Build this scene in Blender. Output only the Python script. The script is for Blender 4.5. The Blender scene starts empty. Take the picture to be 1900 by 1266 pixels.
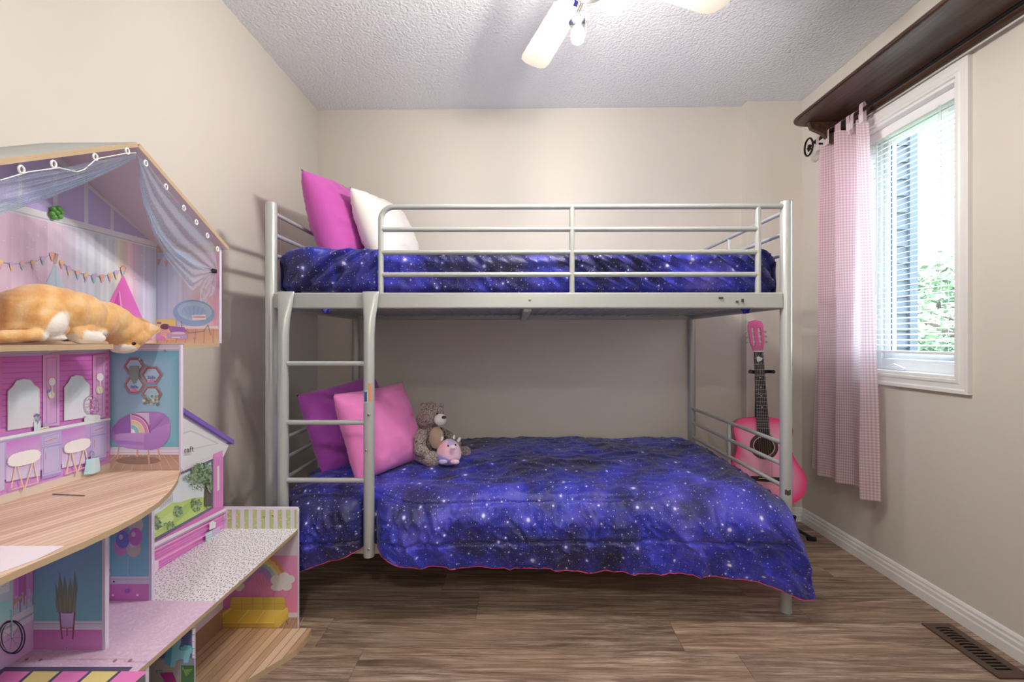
import bpy, bmesh, math, random
from mathutils import Vector, Matrix, noise
random.seed(7)
scene = bpy.context.scene
COL = scene.collection
# ------------------------------------------------------------------ camera, world, exposure
F, YAW, CY, CAMH = 824.4, 0.0155, 631.5, 1.0648
cd = bpy.data.cameras.new('camera'); cam = bpy.data.objects.new('camera', cd); COL.objects.link(cam)
cd.sensor_width = 36; cd.lens = F / 1900 * 36; cd.clip_start = 0.02
cd.shift_y = -(633 - CY) / 1900
cam.location = (0, 0, CAMH); cam.rotation_euler = (math.pi / 2, 0, YAW)
scene.camera = cam
w = bpy.data.worlds.new('sky'); scene.world = w; w.use_nodes = True
bg = w.node_tree.nodes['Background']; bg.inputs[0].default_value = (0.74, 0.87, 1.0, 1); bg.inputs[1].default_value = 6.5
scene.view_settings.view_transform = 'Standard'; scene.view_settings.look = 'None'
scene.view_settings.gamma = 1; scene.view_settings.use_curve_mapping = False
scene.view_settings.exposure = 0.8
BULB = 305.0
HALL_FILL = 85.0  # strength of the added fill globe behind the camera
# room measures (metres): x right, y into the room, z up; camera stands at x=y=0
XL, XR, YB, YBUMP, XBUMP, H, YREAR = -1.2348, 1.6692, 2.7073, 2.6465, 1.3453, 2.4769, -0.12
# ------------------------------------------------------------------ helpers
_c, _s = math.cos(YAW), math.sin(YAW)
def ray(px, py):
    r = (px - 950) / F
    return Vector((_c * r - _s, _s * r + _c, (CY - py) / F))
def ox(px, py, x):
    d = ray(px, py); return Vector((0, 0, CAMH)) + d * (x / d.x)
def oy(px, py, y):
    d = ray(px, py); return Vector((0, 0, CAMH)) + d * (y / d.y)
def oz(px, py, z):
    d = ray(px, py); return Vector((0, 0, CAMH)) + d * ((z - CAMH) / d.z)
def lin(v):
    v /= 255.0
    return v / 12.92 if v <= 0.04045 else ((v + 0.055) / 1.055) ** 2.4
def S(r, g, b): return (lin(r), lin(g), lin(b), 1)
ORG = {}
class MB:
    def __init__(s): s.v = []; s.f = []; s.m = []; s.uv = None; s.col = None
    def add(s, vs, fs, m=0):
        o = len(s.v); s.v += [Vector(p) for p in vs]
        for f in fs: s.f.append([i + o for i in f]); s.m.append(m)
        return s
    def box(s, x0, x1, y0, y1, z0, z1, m=0):
        return s.add([(x0,y0,z0),(x1,y0,z0),(x1,y1,z0),(x0,y1,z0),(x0,y0,z1),(x1,y0,z1),(x1,y1,z1),(x0,y1,z1)],
                     [(0,3,2,1),(4,5,6,7),(0,1,5,4),(1,2,6,5),(2,3,7,6),(3,0,4,7)], m)
    def obox(s, mat, x, y, z, m=0):           # box of half sizes x y z placed by a 4x4 matrix
        vs = [mat @ Vector((a*x, b*y, c*z)) for c in (-1,1) for a, b in ((-1,-1),(1,-1),(1,1),(-1,1))]
        return s.add(vs, [(0,3,2,1),(4,5,6,7),(0,1,5,4),(1,2,6,5),(2,3,7,6),(3,0,4,7)], m)
    def tube(s, pts, r, n=12, m=0, closed=False, caps=True, flat=None):
        pts = [Vector(p) for p in pts]; k = len(pts); rs = r if isinstance(r, (list, tuple)) else [r] * k
        t0 = (pts[1] - pts[0]).normalized()
        up = Vector((0,0,1)) if abs(t0.z) < .9 else Vector((0,1,0))
        nrm = t0.cross(up).normalized(); o = len(s.v)
        for i, p in enumerate(pts):
            if closed: t = (pts[(i+1) % k] - pts[i-1]).normalized()
            else: t = (pts[min(i+1, k-1)] - pts[max(i-1, 0)]).normalized()
            nrm = (nrm - t * nrm.dot(t)).normalized(); b = t.cross(nrm)
            fx, fy = flat if flat else (1, 1)
            for j in range(n):
                a = 2 * math.pi * j / n
                s.v.append(p + nrm * (math.cos(a) * rs[i] * fx) + b * (math.sin(a) * rs[i] * fy))
        for i in range(k if closed else k - 1):
            for j in range(n):
                a, b2 = o + i*n + j, o + i*n + (j+1) % n
                c, d = o + ((i+1) % k)*n + (j+1) % n, o + ((i+1) % k)*n + j
                s.f.append([a, b2, c, d]); s.m.append(m)
        if caps and not closed:
            s.f.append([o + j for j in range(n)][::-1]); s.m.append(m)
            s.f.append([o + (k-1)*n + j for j in range(n)]); s.m.append(m)
        return s
    def lathe(s, prof, mat, n=24, m=0):       # profile of (radius, height), placed by a matrix
        o = len(s.v)
        for r, z in prof:
            for j in range(n):
                a = 2*math.pi*j/n; s.v.append(mat @ Vector((r*math.cos(a), r*math.sin(a), z)))
        for i in range(len(prof)-1):
            for j in range(n):
                s.f.append([o+i*n+j, o+i*n+(j+1)%n, o+(i+1)*n+(j+1)%n, o+(i+1)*n+j]); s.m.append(m)
        if prof[0][0] > 1e-5: s.f.append([o+j for j in range(n)][::-1]); s.m.append(m)
        if prof[-1][0] > 1e-5: s.f.append([o+(len(prof)-1)*n+j for j in range(n)]); s.m.append(m)
        return s
    def ball(s, c, r, m=0, n=16, mat=None):
        if not isinstance(r, (list, tuple)): r = (r, r, r)
        M = Matrix.Translation(Vector(c)) @ (mat if mat else Matrix.Identity(4)) @ Matrix.Diagonal((*r, 1))
        k = n // 2
        return s.lathe([(math.sin(math.pi*i/k) if 0 < i < k else 1e-6, -math.cos(math.pi*i/k)) for i in range(k+1)], M, n, m)
    def prism(s, poly, fn, h0, h1, m=0):      # polygon in (u,v), fn(u,v,h) -> world
        n = len(poly); o = len(s.v)
        s.v += [Vector(fn(u, v, h0)) for u, v in poly] + [Vector(fn(u, v, h1)) for u, v in poly]
        s.f.append([o+i for i in range(n)][::-1]); s.f.append([o+n+i for i in range(n)]); s.m += [m, m]
        for i in range(n):
            j = (i+1) % n; s.f.append([o+i, o+j, o+n+j, o+n+i]); s.m.append(m)
        return s
    def grid(s, nu, nv, fn, m=0, uv=None):
        o = len(s.v)
        for i in range(nu+1):
            for j in range(nv+1): s.v.append(Vector(fn(i/nu, j/nv)))
        for i in range(nu):
            for j in range(nv):
                a = o + i*(nv+1) + j; s.f.append([a, a+nv+1, a+nv+2, a+1]); s.m.append(m)
        return s
    def build(s, name, mats, parent=None, smooth=False, origin=None, bevel=0, sharp=40, seg=2, fixn=True):
        if not isinstance(mats, (list, tuple)): mats = [mats]
        if origin is None:
            n = len(s.v); xs = [p.x for p in s.v]; ys = [p.y for p in s.v]
            origin = Vector(((min(xs)+max(xs))/2, (min(ys)+max(ys))/2, min(p.z for p in s.v)))
        origin = Vector(origin)
        me = bpy.data.meshes.new(name); me.from_pydata([p - origin for p in s.v], [], s.f)
        for mt in mats: me.materials.append(mt)
        if len(mats) > 1: me.polygons.foreach_set('material_index', s.m)
        if s.uv:
            l = me.uv_layers.new(name='UVMap')
            for lp in me.loops: l.data[lp.index].uv = s.uv[lp.vertex_index]
        if s.col:
            ca = me.color_attributes.new('Col', 'FLOAT_COLOR', 'POINT')
            for i, c in enumerate(s.col): ca.data[i].color = c
        if fixn:
            bm = bmesh.new(); bm.from_mesh(me); bmesh.ops.recalc_face_normals(bm, faces=bm.faces); bm.to_mesh(me); bm.free()
        if smooth:
            me.polygons.foreach_set('use_smooth', [True]*len(me.polygons)); me.set_sharp_from_angle(angle=math.radians(sharp))
        o = bpy.data.objects.new(name, me); COL.objects.link(o)
        ORG[o] = origin
        if parent: o.parent = parent; o.location = origin - ORG[parent]
        else: o.location = origin
        if bevel:
            b = o.modifiers.new('bevel', 'BEVEL'); b.width = bevel; b.segments = seg; b.limit_method = 'ANGLE'; b.angle_limit = math.radians(35)
        return o
def tag(o, label=None, cat=None, group=None, kind=None):
    if label: o['label'] = label
    if cat: o['category'] = cat
    if group: o['group'] = group
    if kind: o['kind'] = kind
    return o
def thing(name, loc, label=None, cat=None, group=None, kind=None, parent=None):
    o = bpy.data.objects.new(name, None); COL.objects.link(o); o.empty_display_size = .05
    ORG[o] = Vector(loc); o.location = ORG[o] - (ORG[parent] if parent else Vector((0,0,0)))
    if parent: o.parent = parent
    return tag(o, label, cat, group, kind)
# ------------------------------------------------------------------ material helpers
class NT:
    def __init__(s, name):
        s.mat = bpy.data.materials.new(name); s.mat.use_nodes = True; s.nt = s.mat.node_tree
        s.p = s.nt.nodes['Principled BSDF']; s.out = s.nt.nodes['Material Output']
    def n(s, typ, props=None, **ins):
        nd = s.nt.nodes.new(typ)
        for k, v in (props or {}).items(): setattr(nd, k, v)
        for k, v in ins.items():
            key = k.replace('_', ' ')
            if k[0] == 'i' and k[1:].isdigit(): key = int(k[1:])
            s.set(nd.inputs[key], v)
        return nd
    def set(s, sock, v):
        if isinstance(v, bpy.types.NodeSocket): s.nt.links.new(v, sock)
        elif isinstance(v, bpy.types.Node): s.nt.links.new(v.outputs[0], sock)
        else: sock.default_value = v
    def P(s, **k):
        for a, v in k.items(): s.set(s.p.inputs[a.replace('_', ' ')], v)
        return s
    def ramp(s, fac, stops, interp='LINEAR'):
        r = s.nt.nodes.new('ShaderNodeValToRGB'); s.set(r.inputs[0], fac); r.color_ramp.interpolation = interp
        e = r.color_ramp.elements
        while len(e) < len(stops): e.new(0.5)
        for i, (p, c) in enumerate(stops): e[i].position = p; e[i].color = c if len(c) == 4 else (*c, 1)
        return r
    def mix(s, fac, a, b, mode='MIX'):
        m = s.nt.nodes.new('ShaderNodeMix'); m.data_type = 'RGBA'; m.blend_type = mode
        s.set(m.inputs[0], fac); s.set(m.inputs[6], a); s.set(m.inputs[7], b); return m.outputs[2]
    def math(s, op, a, b=0.0, c=None, clamp=False):
        m = s.nt.nodes.new('ShaderNodeMath'); m.operation = op; m.use_clamp = clamp
        s.set(m.inputs[0], a); s.set(m.inputs[1], b)
        if c is not None: s.set(m.inputs[2], c)
        return m.outputs[0]
    def bump(s, h, strength=.3, dist=.002):
        b = s.n('ShaderNodeBump', None, Strength=strength, Distance=dist, Height=h); s.set(s.p.inputs['Normal'], b); return s
    def coord(s, which='Object', scale=(1,1,1), rot=(0,0,0), loc=(0,0,0)):
        t = s.nt.nodes.new('ShaderNodeTexCoord')
        return s.n('ShaderNodeMapping', None, Vector=t.outputs[which], Scale=scale, Rotation=rot, Location=loc).outputs[0]
def plain(name, col, rough=.5, metal=0.0, bump=0, bscale=300, var=0.0, **kw):
    t = NT(name); t.P(Base_Color=col, Roughness=rough, Metallic=metal, **kw)
    if bump or var:
        co = t.coord('Object')
        nz = t.n('ShaderNodeTexNoise', None, Vector=co, Scale=bscale, Detail=3.0)
        if bump: t.bump(nz.outputs[0], bump, .001)
        if var:
            n2 = t.n('ShaderNodeTexNoise', None, Vector=co, Scale=6.0, Detail=4.0)
            d = (col[0]*(1-var), col[1]*(1-var), col[2]*(1-var), 1)
            t.P(Base_Color=t.mix(t.ramp(n2.outputs[0], [(.35, (0,0,0,1)), (.65, (1,1,1,1))]).outputs[0], d, col))
    return t.mat
M = {}
# ------------------------------------------------------------------ setting: materials
t = NT('wall_paint'); co = t.coord('Object')
nz = t.n('ShaderNodeTexNoise', None, Vector=co, Scale=260.0, Detail=2.0)
t.P(Base_Color=S(222,216,207), Roughness=.55); t.bump(nz.outputs[0], .12, .001); M['wall'] = t.mat
t = NT('popcorn_ceiling'); co = t.coord('Object')
v1 = t.n('ShaderNodeTexNoise', None, Vector=co, Scale=75.0, Detail=3.0, Roughness=.6)
v2 = t.n('ShaderNodeTexVoronoi', None, Vector=co, Scale=85.0)
hh = t.math('ADD', v1.outputs[0], t.math('MULTIPLY', v2.outputs[0], -.6))
t.P(Base_Color=S(240,243,247), Roughness=.9); t.bump(hh, .55, .012); M['ceiling'] = t.mat
M['trim'] = plain('white_trim', S(240,240,238), .35)
M['white'] = plain('white_paint', S(240,240,240), .4)
M['vinyl'] = plain('white_vinyl', S(238,241,244), .3)
# laminate plank: grain along x, each plank a tone of its own
t = NT('laminate_plank')
tc = t.nt.nodes.new('ShaderNodeTexCoord'); oi = t.nt.nodes.new('ShaderNodeObjectInfo')
off = t.n('ShaderNodeVectorMath', {'operation': 'SCALE'}, i0=oi.outputs['Location'], Scale=3.7)
ad = t.n('ShaderNodeVectorMath', {'operation': 'ADD'}, i0=tc.outputs['Object'], i1=off.outputs[0])
m1 = t.n('ShaderNodeMapping', None, Vector=ad.outputs[0], Scale=(1.6, 22, 1))
n1 = t.n('ShaderNodeTexNoise', None, Vector=m1.outputs[0], Scale=1.8, Detail=8.0, Roughness=.74, Distortion=.8)
m2 = t.n('ShaderNodeMapping', None, Vector=ad.outputs[0], Scale=(6, 260, 1))
n2 = t.n('ShaderNodeTexNoise', None, Vector=m2.outputs[0], Scale=1.0, Detail=4.0, Roughness=.7)
m3 = t.n('ShaderNodeMapping', None, Vector=ad.outputs[0], Scale=(.9, 7, 1))
n3 = t.n('ShaderNodeTexNoise', None, Vector=m3.outputs[0], Scale=1.3, Detail=2.0)
wv = t.n('ShaderNodeTexWave', {'bands_direction': 'Y'}, Vector=m3.outputs[0], Scale=1.7, Distortion=9.0, Detail=2.0, Detail_Scale=1.2)
base = t.ramp(n1.outputs[0], [(.28, S(66,52,45)), (.43, S(126,104,90)), (.54, S(168,146,130)), (.70, S(212,193,177))])
c2 = t.mix(t.ramp(n2.outputs[0], [(.34, (1,1,1,1)), (.5, (0,0,0,1))]).outputs[0], base, S(80,62,54))
c3 = t.mix(t.math('MULTIPLY', t.ramp(wv.outputs[0], [(.0, (1,1,1,1)), (.22, (0,0,0,1))]).outputs[0], .45), c2, S(78,60,52))
c4 = t.mix(t.ramp(n3.outputs[0], [(.4, (0,0,0,1)), (.75, (.5,.5,.5,1))]).outputs[0], c3, S(172,142,116))
hs = t.n('ShaderNodeHueSaturation', None, Color=c4, Value=t.math('MULTIPLY_ADD', oi.outputs['Random'], .30, .84), Saturation=1.0)
t.P(Base_Color=hs.outputs[0], Roughness=.42); t.bump(n2.outputs[0], .12, .001); M['plank'] = t.mat
M['gap'] = plain('plank_gap', S(38,30,26), .8)
# ------------------------------------------------------------------ setting: shell
def struct(o): o['kind'] = 'structure'; return o
fl = struct(MB().box(XL-.05, XR+.05, YREAR-.05, YB+.05, -.05, -.0012).build('floor', M['gap']))
PW, PL = .163, 1.275
r0 = int(math.floor((YREAR-1.531)/PW)); r1 = int(math.ceil((YB-1.531)/PW))
joint = {-1: .741, 0: .568, 1: 1.11, 2: .947}
for r in range(r0, r1):
    y0, y1 = max(1.531 + r*PW, YREAR), min(1.531 + (r+1)*PW, YB)
    j = joint.get(r, (r*.473) % PL)
    while j > XL: j -= PL
    while j < XR:
        a, b = max(j, XL), min(j+PL, XR)
        if b - a > .02:
            g = .0006
            MB().box(a+g, b-g, y0+g, y1-g, -.0012, 0).build('plank', M['plank'], fl)
        j += PL
struct(MB().box(XL-.05, XR+.05, YREAR-.05, YB+.05, H, H+.05).build('ceiling', M['ceiling']))
struct(MB().box(XL-.06, XL, YREAR, YB, 0, H).build('wall_left', M['wall']))
struct(MB().box(XL-.06, XBUMP, YB, YB+.06, 0, H).box(XBUMP, XR+.06, YBUMP, YB+.06, 0, H).build('wall_back', M['wall']))
struct(MB().box(XL-.06, -.43, YREAR-.1, YREAR, 0, H).box(.43, XR+.06, YREAR-.1, YREAR, 0, H).box(-.43, .43, YREAR-.1, YREAR, 2.06, H).build('wall_rear', M['wall']))  # door opening added to let the fill light in
# unseen hallway and globe, added behind the camera for frontal fill light
HY0, HY1, HXA, HXB = -1.55, YREAR-.1, -1.5, 1.5
struct(MB().box(HXA, HXB, HY0, HY1, -.05, 0).build('floor_added_hall', M['gap'])); struct(MB().box(HXA, HXB, HY0, HY1, H, H+.05).build('ceiling_added_hall', M['ceiling']))
struct(MB().box(HXA, HXB, HY0-.06, HY0, 0, H).box(HXA-.06, HXA, HY0, HY1, 0, H).box(HXB, HXB+.06, HY0, HY1, 0, H).build('wall_added_hall', M['wall']))
t = NT('fill_globe'); em = t.n('ShaderNodeEmission', None, Color=(1.0,.95,.88,1), Strength=HALL_FILL); t.set(t.out.inputs[0], em.outputs[0]); M['globe'] = t.mat
hl = thing('fill_lamp', (0, -.85, H), 'unseen globe added behind the camera as fill light for the room', 'lamp')
MB().lathe([(.07,H),(.07,H-.02),(.05,H-.035)], Matrix.Translation((0,-.85,0)), 24).build('base', M['trim'], hl, smooth=True)
MB().ball((0,-.85,H-.125), .1, n=24).build('globe', M['globe'], hl, smooth=True)
WY0, WY1, WZ0, WZ1 = 1.712, 2.20, .915, 2.065      # window opening in the right wall
WT = .13
wr = MB().box(XR, XR+WT, YREAR, WY0, 0, H).box(XR, XR+WT, WY1, YBUMP, 0, H)
wr.box(XR, XR+WT, WY0, WY1, 0, WZ0).box(XR, XR+WT, WY0, WY1, WZ1, H); struct(wr.build('wall_right', M['wall']))
# baseboards: moulded profile (out from wall, up)
BP = [(0,0),(.016,0),(.016,.036),(.0125,.042),(.0125,.056),(.0085,.062),(.0085,.071),(.004,.079),(0,.081)]
struct(MB().prism(BP, lambda u,v,h: (XR-u, h, v), YREAR, YBUMP-.0155).build('baseboard_right', M['trim']))
struct(MB().prism(BP, lambda u,v,h: (h, YBUMP-u, v), XBUMP-.016, XR).build('baseboard_bump', M['trim']))
struct(MB().prism(BP, lambda u,v,h: (h, YB-u, v), XL+.016, XBUMP).build('baseboard_back', M['trim']))
struct(MB().prism(BP, lambda u,v,h: (XL+u, h, v), YREAR, YB-.0155).build('baseboard_left', M['trim']))
# ------------------------------------------------------------------ window
win = struct(thing('window_1', (XR, (WY0+WY1)/2, WZ0)))
CW = .052
CP = [(0,0),(.018,0),(.018,.012),(.013,.018),(.013,.034),(.016,.040),(.016,.050),(.009,.052),(0,.052)]  # (out, across) outer edge first
def casing(p0, p1, inward):      # mitred moulding piece on the wall from p0 to p1 (outer corners, y/z), inward = unit (y,z)
    mb = MB(); n = len(CP); o = []
    d = Vector((p1[0]-p0[0], p1[1]-p0[1])).normalized()
    for p, sg in ((p0, 1), (p1, -1)):
        for u, v in CP:
            mb.v.append(Vector((XR-u, p[0]+inward[0]*v+d.x*v*sg, p[1]+inward[1]*v+d.y*v*sg)))
    mb.f = [[i for i in range(n)], [n+i for i in range(n)][::-1]] + [[i, (i+1)%n, n+(i+1)%n, n+i] for i in range(n)]; mb.m = [0]*len(mb.f)
    return mb.build('casing', M['trim'], win)
a0, a1, b0, b1 = WY0-CW, WY1+CW, WZ0-CW, WZ1+CW
casing((a0,b0),(a1,b0),(0,1)); casing((a1,b0),(a1,b1),(-1,0)); casing((a1,b1),(a0,b1),(0,-1)); casing((a0,b1),(a0,b0),(1,0))
def jamb(y0,y1,z0,z1): return MB().box(XR-.006, XR+WT, y0,y1,z0,z1).build('jamb', M['trim'], win, bevel=.001)
jamb(WY0, WY0+.012, WZ0, WZ1); jamb(WY1-.012, WY1, WZ0, WZ1); jamb(WY0+.012, WY1-.012, WZ0, WZ0+.012); jamb(WY0+.012, WY1-.012, WZ1-.012, WZ1)
# vinyl frame and casement sash
def ringbox(name, x0, x1, y0, y1, z0, z1, w, mat, parent, bev=.002, wb=None, wt=None):
    wb = wb or w; wt = wt or w
    fr = thing(name, (x0, (y0+y1)/2, z0), parent=parent)
    MB().box(x0,x1,y0,y0+w,z0,z1).build('stile', mat, fr, bevel=bev); MB().box(x0,x1,y1-w,y1,z0,z1).build('stile', mat, fr, bevel=bev)
    MB().box(x0,x1,y0+w,y1-w,z0,z0+wb).build('rail', mat, fr, bevel=bev); MB().box(x0,x1,y0+w,y1-w,z1-wt,z1).build('rail', mat, fr, bevel=bev)
    return fr
fx0 = XR+.075
ringbox('frame', fx0, XR+WT, WY0+.012, WY1-.012, WZ0+.012, WZ1-.012, .022, M['vinyl'], win, wb=.05)
ringbox('sash', fx0+.012, XR+WT-.012, WY0+.036, WY1-.036, WZ0+.064, WZ1-.036, .034, M['vinyl'], win)
M['gasket'] = plain('gasket', S(60,80,105), .5)
gk = MB().box(fx0+.016, fx0+.02, WY1-.0745, WY1-.0705, WZ0+.098, WZ1-.07).box(fx0+.016, fx0+.02, WY0+.0705, WY0+.0745, WZ0+.098, WZ1-.07)
gk.build('gasket', M['gasket'], win)
t = NT('window_glass'); tr = t.n('ShaderNodeBsdfTransparent', None, Color=(.97,.99,.985,1)); gl = t.n('ShaderNodeBsdfGlossy', None, Roughness=.02)
mx = t.n('ShaderNodeMixShader', None, i0=.05, i1=tr.outputs[0], i2=gl.outputs[0])
t.set(t.out.inputs[0], mx.outputs[0]); M['glass'] = t.mat
MB().box(XR+.1, XR+.103, WY0+.07, WY1-.07, WZ0+.098, WZ1-.07).build('pane', M['glass'], win)
ck = MB().box(fx0-.018, fx0, 2.03, 2.11, WZ0+.013, WZ0+.028); ck.tube([(fx0-.02,2.09,WZ0+.03),(fx0-.026,2.06,WZ0+.04),(fx0-.03,2.0,WZ0+.022)], .0045)
ck.build('crank_handle', M['vinyl'], win, bevel=.002)
# ------------------------------------------------------------------ venetian blind
M['slat'] = plain('blind_slat', S(246,247,248), .45)
M['cord'] = plain('blind_cord', S(225,228,230), .7)
M['tassel'] = plain('grey_tassel', S(150,152,150), .5)
by0, by1 = WY0+.016, WY1-.016; bxc = XR+.048
bl = thing('venetian_blind', (bxc, (by0+by1)/2, WZ0+.06), 'white venetian blind with open slats inside the window recess', 'blind')
MB().box(bxc-.02, bxc+.02, by0, by1, WZ1-.055, WZ1-.0125).build('head_rail', M['slat'], bl, bevel=.003)
zt, zb_, pitch = WZ1-.075, WZ0+.062, .0243
ns = int((zt - zb_ - .02)/pitch)
mb = MB(); tl = math.radians(14)
prof = [(-.0125 + .025*i/4, .0022*(1-((i-2)/2)**2)) for i in range(5)]
prof = [(u*math.cos(tl)-z*math.sin(tl), u*math.sin(tl)+z*math.cos(tl)) for u, z in prof]
pp = prof + [(u, z-.0006) for u, z in reversed(prof)]
mb.prism(pp, lambda u,v,h: (bxc+u, h, zt+v), by0, by1)
s0 = mb.build('slat', M['slat'], bl)
for k in range(1, ns):
    o = s0.copy(); COL.objects.link(o); o.parent = bl; o.location = s0.location + Vector((0,0,-k*pitch))
MB().box(bxc-.013, bxc+.013, by0, by1, zt-ns*pitch-.012, zt-ns*pitch).build('bottom_rail', M['slat'], bl, bevel=.003)
for yy in (by0+.09, by1-.11):
    for xx in (-.0145, .0145):
        MB().tube([(bxc+xx, yy, WZ1-.05), (bxc+xx, yy, zt-ns*pitch)], .0009, 6).build('ladder_cord', M['cord'], bl)
MB().tube([(bxc-.024, by1-.055, WZ1-.06), (bxc-.026, by1-.055, 1.28)], .0035, 8).build('tilt_wand', M['cord'], bl, smooth=True)
for q in range(3):
    yq = by0+.083+q*.006
    pc = MB().tube([(bxc-.022, yq, WZ1-.05), (bxc-.024, yq+.002, 1.215)], .0008, 6).build('pull_cord', M['cord'], bl)
    MB().lathe([(.0012,.02),(.003,.012),(.0042,0)], Matrix.Translation((bxc-.024, yq+.002, 1.197)), 10).build('tassel', M['tassel'], pc)
# ------------------------------------------------------------------ outdoors seen through the window
M['lawn'] = plain('lawn', S(110,130,80), .9, var=.3)
tag(MB().box(-8, 40, -20, 40, -3.0, -2.9).build('ground', M['lawn']), kind='structure')
hw = thing('house_wing', (2.6, 4.0, -2.9), 'pale house wall with horizontal siding seen outside the window', 'building')
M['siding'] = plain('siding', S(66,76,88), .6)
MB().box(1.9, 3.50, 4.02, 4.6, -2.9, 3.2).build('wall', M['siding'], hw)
sb = None
for k in range(40):
    z = -2.9 + k*.15
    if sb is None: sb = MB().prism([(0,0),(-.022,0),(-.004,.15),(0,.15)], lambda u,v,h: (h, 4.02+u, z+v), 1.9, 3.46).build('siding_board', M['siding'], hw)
    else:
        o = sb.copy(); COL.objects.link(o); o.parent = hw; o.location = sb.location + Vector((0,0,k*.15))
MB().box(3.46, 3.53, 3.985, 4.62, -2.9, 3.2).build('corner_trim', M['siding'], hw)
t = NT('leaf_green'); oi = t.nt.nodes.new('ShaderNodeObjectInfo'); gm = t.nt.nodes.new('ShaderNodeNewGeometry')
t.P(Base_Color=t.ramp(gm.outputs['Random Per Island'], [(0, S(66,96,66)), (.5, S(96,126,88)), (1, S(134,156,116))]).outputs[0], Roughness=.6); M['leaf'] = t.mat
M['bark'] = plain('bark', S(95,80,66), .9)
def tree(loc, h, r, label, seed):
    rnd = random.Random(seed); tr_ = thing('garden_tree', loc, label, 'tree', 'trees beyond the window'); L = Vector(loc)
    mb = MB().tube([L, L+Vector((.05,.03,h*.45)), L+Vector((0,.1,h*.85))], [.14,.1,.04], 10)
    for k in range(9):
        a = rnd.random()*6.28; z = h*(.4+.05*k); mb.tube([L+Vector((0,.05,z)), L+Vector((math.cos(a)*r*.7, math.sin(a)*r*.7, z+.5))], [.045,.012], 6)
    mb.build('trunk', M['bark'], tr_, smooth=True)
    lf = MB(); cl = [(Vector((rnd.gauss(0,.42)*r, rnd.gauss(0,.42)*r, h*.66+rnd.gauss(0,.17)*h))) for _ in range(26)]
    for k in range(5200):
        c = rnd.choice(cl); p = L + c + Vector((rnd.gauss(0,.28), rnd.gauss(0,.28), rnd.gauss(0,.2)))
        u = Vector((rnd.gauss(0,1), rnd.gauss(0,1), rnd.gauss(0,.6))).normalized(); v = u.cross(Vector((rnd.gauss(0,1), rnd.gauss(0,1), 1))).normalized()
        q = rnd.uniform(.05,.09); lf.add([p-u*q, p+v*q*.45, p+u*q, p-v*q*.45], [(0,1,2,3)])
    tag(lf.build('foliage', M['leaf'], tr_, fixn=False), kind='stuff')
tree((7.2, 7.3, -2.9), 5.0, 1.5, 'nearer leafy garden tree showing low through the blind', 3)
tree((10.6, 10.2, -2.9), 5.6, 1.9, 'farther garden tree behind the nearer one outside', 5)
# ------------------------------------------------------------------ bunk bed
BX, BY, BR = -.9807, 1.7452, .0087
LB, WB, ZT = 2.03, .93, 1.6114
_bc, _bs = math.cos(BR), math.sin(BR)
def BW(a, b, z): return Vector((BX + a*_bc - b*_bs, BY + a*_bs + b*_bc, z))
t = NT('silver_enamel'); co = t.coord('Object')
nz = t.n('ShaderNodeTexNoise', None, Vector=co, Scale=400.0, Detail=2.0)
t.P(Base_Color=S(190,195,195), Metallic=.3, Roughness=.33); t.bump(nz.outputs[0], .05, .001); M['silver'] = t.mat
M['screw'] = plain('screw_steel', S(190,192,195), .3, .9)
M['screwdark'] = plain('screw_slot', S(50,52,55), .5, .6)
M['chip'] = plain('paint_chip', S(70,62,56), .7)
bed = thing('bunk_bed', BW(LB/2, WB/2, 0), 'silver grey tubular metal bunk bed with guard rail and ladder', 'bed')
RP = .0212
for a in (0, LB):
    for b in (0, WB):
        mb = MB(); c = BW(a, b, 0)
        mb.lathe([(RP-.001,0),(RP,.002),(RP,ZT-.006),(RP-.002,ZT-.0015),(RP-.006,ZT)], Matrix.Translation(c), 28)
        po = mb.build('post', M['silver'], bed, smooth=True)
        MB().lathe([(RP+.0012,.0),(RP+.0012,.006)], Matrix.Translation(c), 24).build('foot_cap', M['silver'], po)
def rail_box(a0, b0, a1, b1, z0, z1, th, name='side_rail'):
    p, q = BW(a0,b0,0), BW(a1,b1,0); d = (q-p); L = d.length; ang = math.atan2(d.y, d.x)
    mt = Matrix.Translation(((p.x+q.x)/2, (p.y+q.y)/2, (z0+z1)/2)) @ Matrix.Rotation(ang, 4, 'Z')
    return MB().obox(mt, L/2, th/2, (z1-z0)/2).build(name, M['silver'], bed, bevel=.006, seg=3)
e = RP - .004
for z0, z1, nm in ((1.189, 1.2515, 'upper'), (.225, .285, 'lower')):
    rail_box(e, 0, LB-e, 0, z0, z1, .032); rail_box(e, WB, LB-e, WB, z0, z1, .032)
    rail_box(0, e, 0, WB-e, z0, z1, .03, 'end_rail_box'); rail_box(LB, e, LB, WB-e, z0, z1, .03, 'end_rail_box')
    rail_box(LB/2, .016, LB/2, WB-.016, z0-.012, z0+.016, .032, 'cross_bar')
    wm = MB()
    for k in range(1, 41): 
        a = LB*k/41; wm.tube([BW(a,.014,z0+.022), BW(a,WB-.014,z0+.022)], .0019, 5)
    for k in range(1, 14):
        b = WB*k/14; wm.tube([BW(.014,b,z0+.026), BW(LB-.014,b,z0+.026)], .0019, 5)
    tag(wm.build('wire_mesh', M['silver'], bed), kind='stuff')
def bar(pts, r, nm='end_bar'): return MB().tube([BW(*p) for p in pts], r, 12).build(nm, M['silver'], bed, smooth=True)
for a in (0, LB):
    for z in (1.572, 1.487, 1.405): bar([(a, RP-.004, z), (a, WB-RP+.004, z)], .0085)
    for z in (.655, .570, .485): bar([(a, RP-.004, z), (a, WB-RP+.004, z)], .0085)
    bar([(a, WB*.5, 1.24), (a, WB*.5, 1.572)], .0075, 'end_spindle'); bar([(a, WB*.5, .275), (a, WB*.5, .655)], .0075, 'end_spindle')
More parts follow.
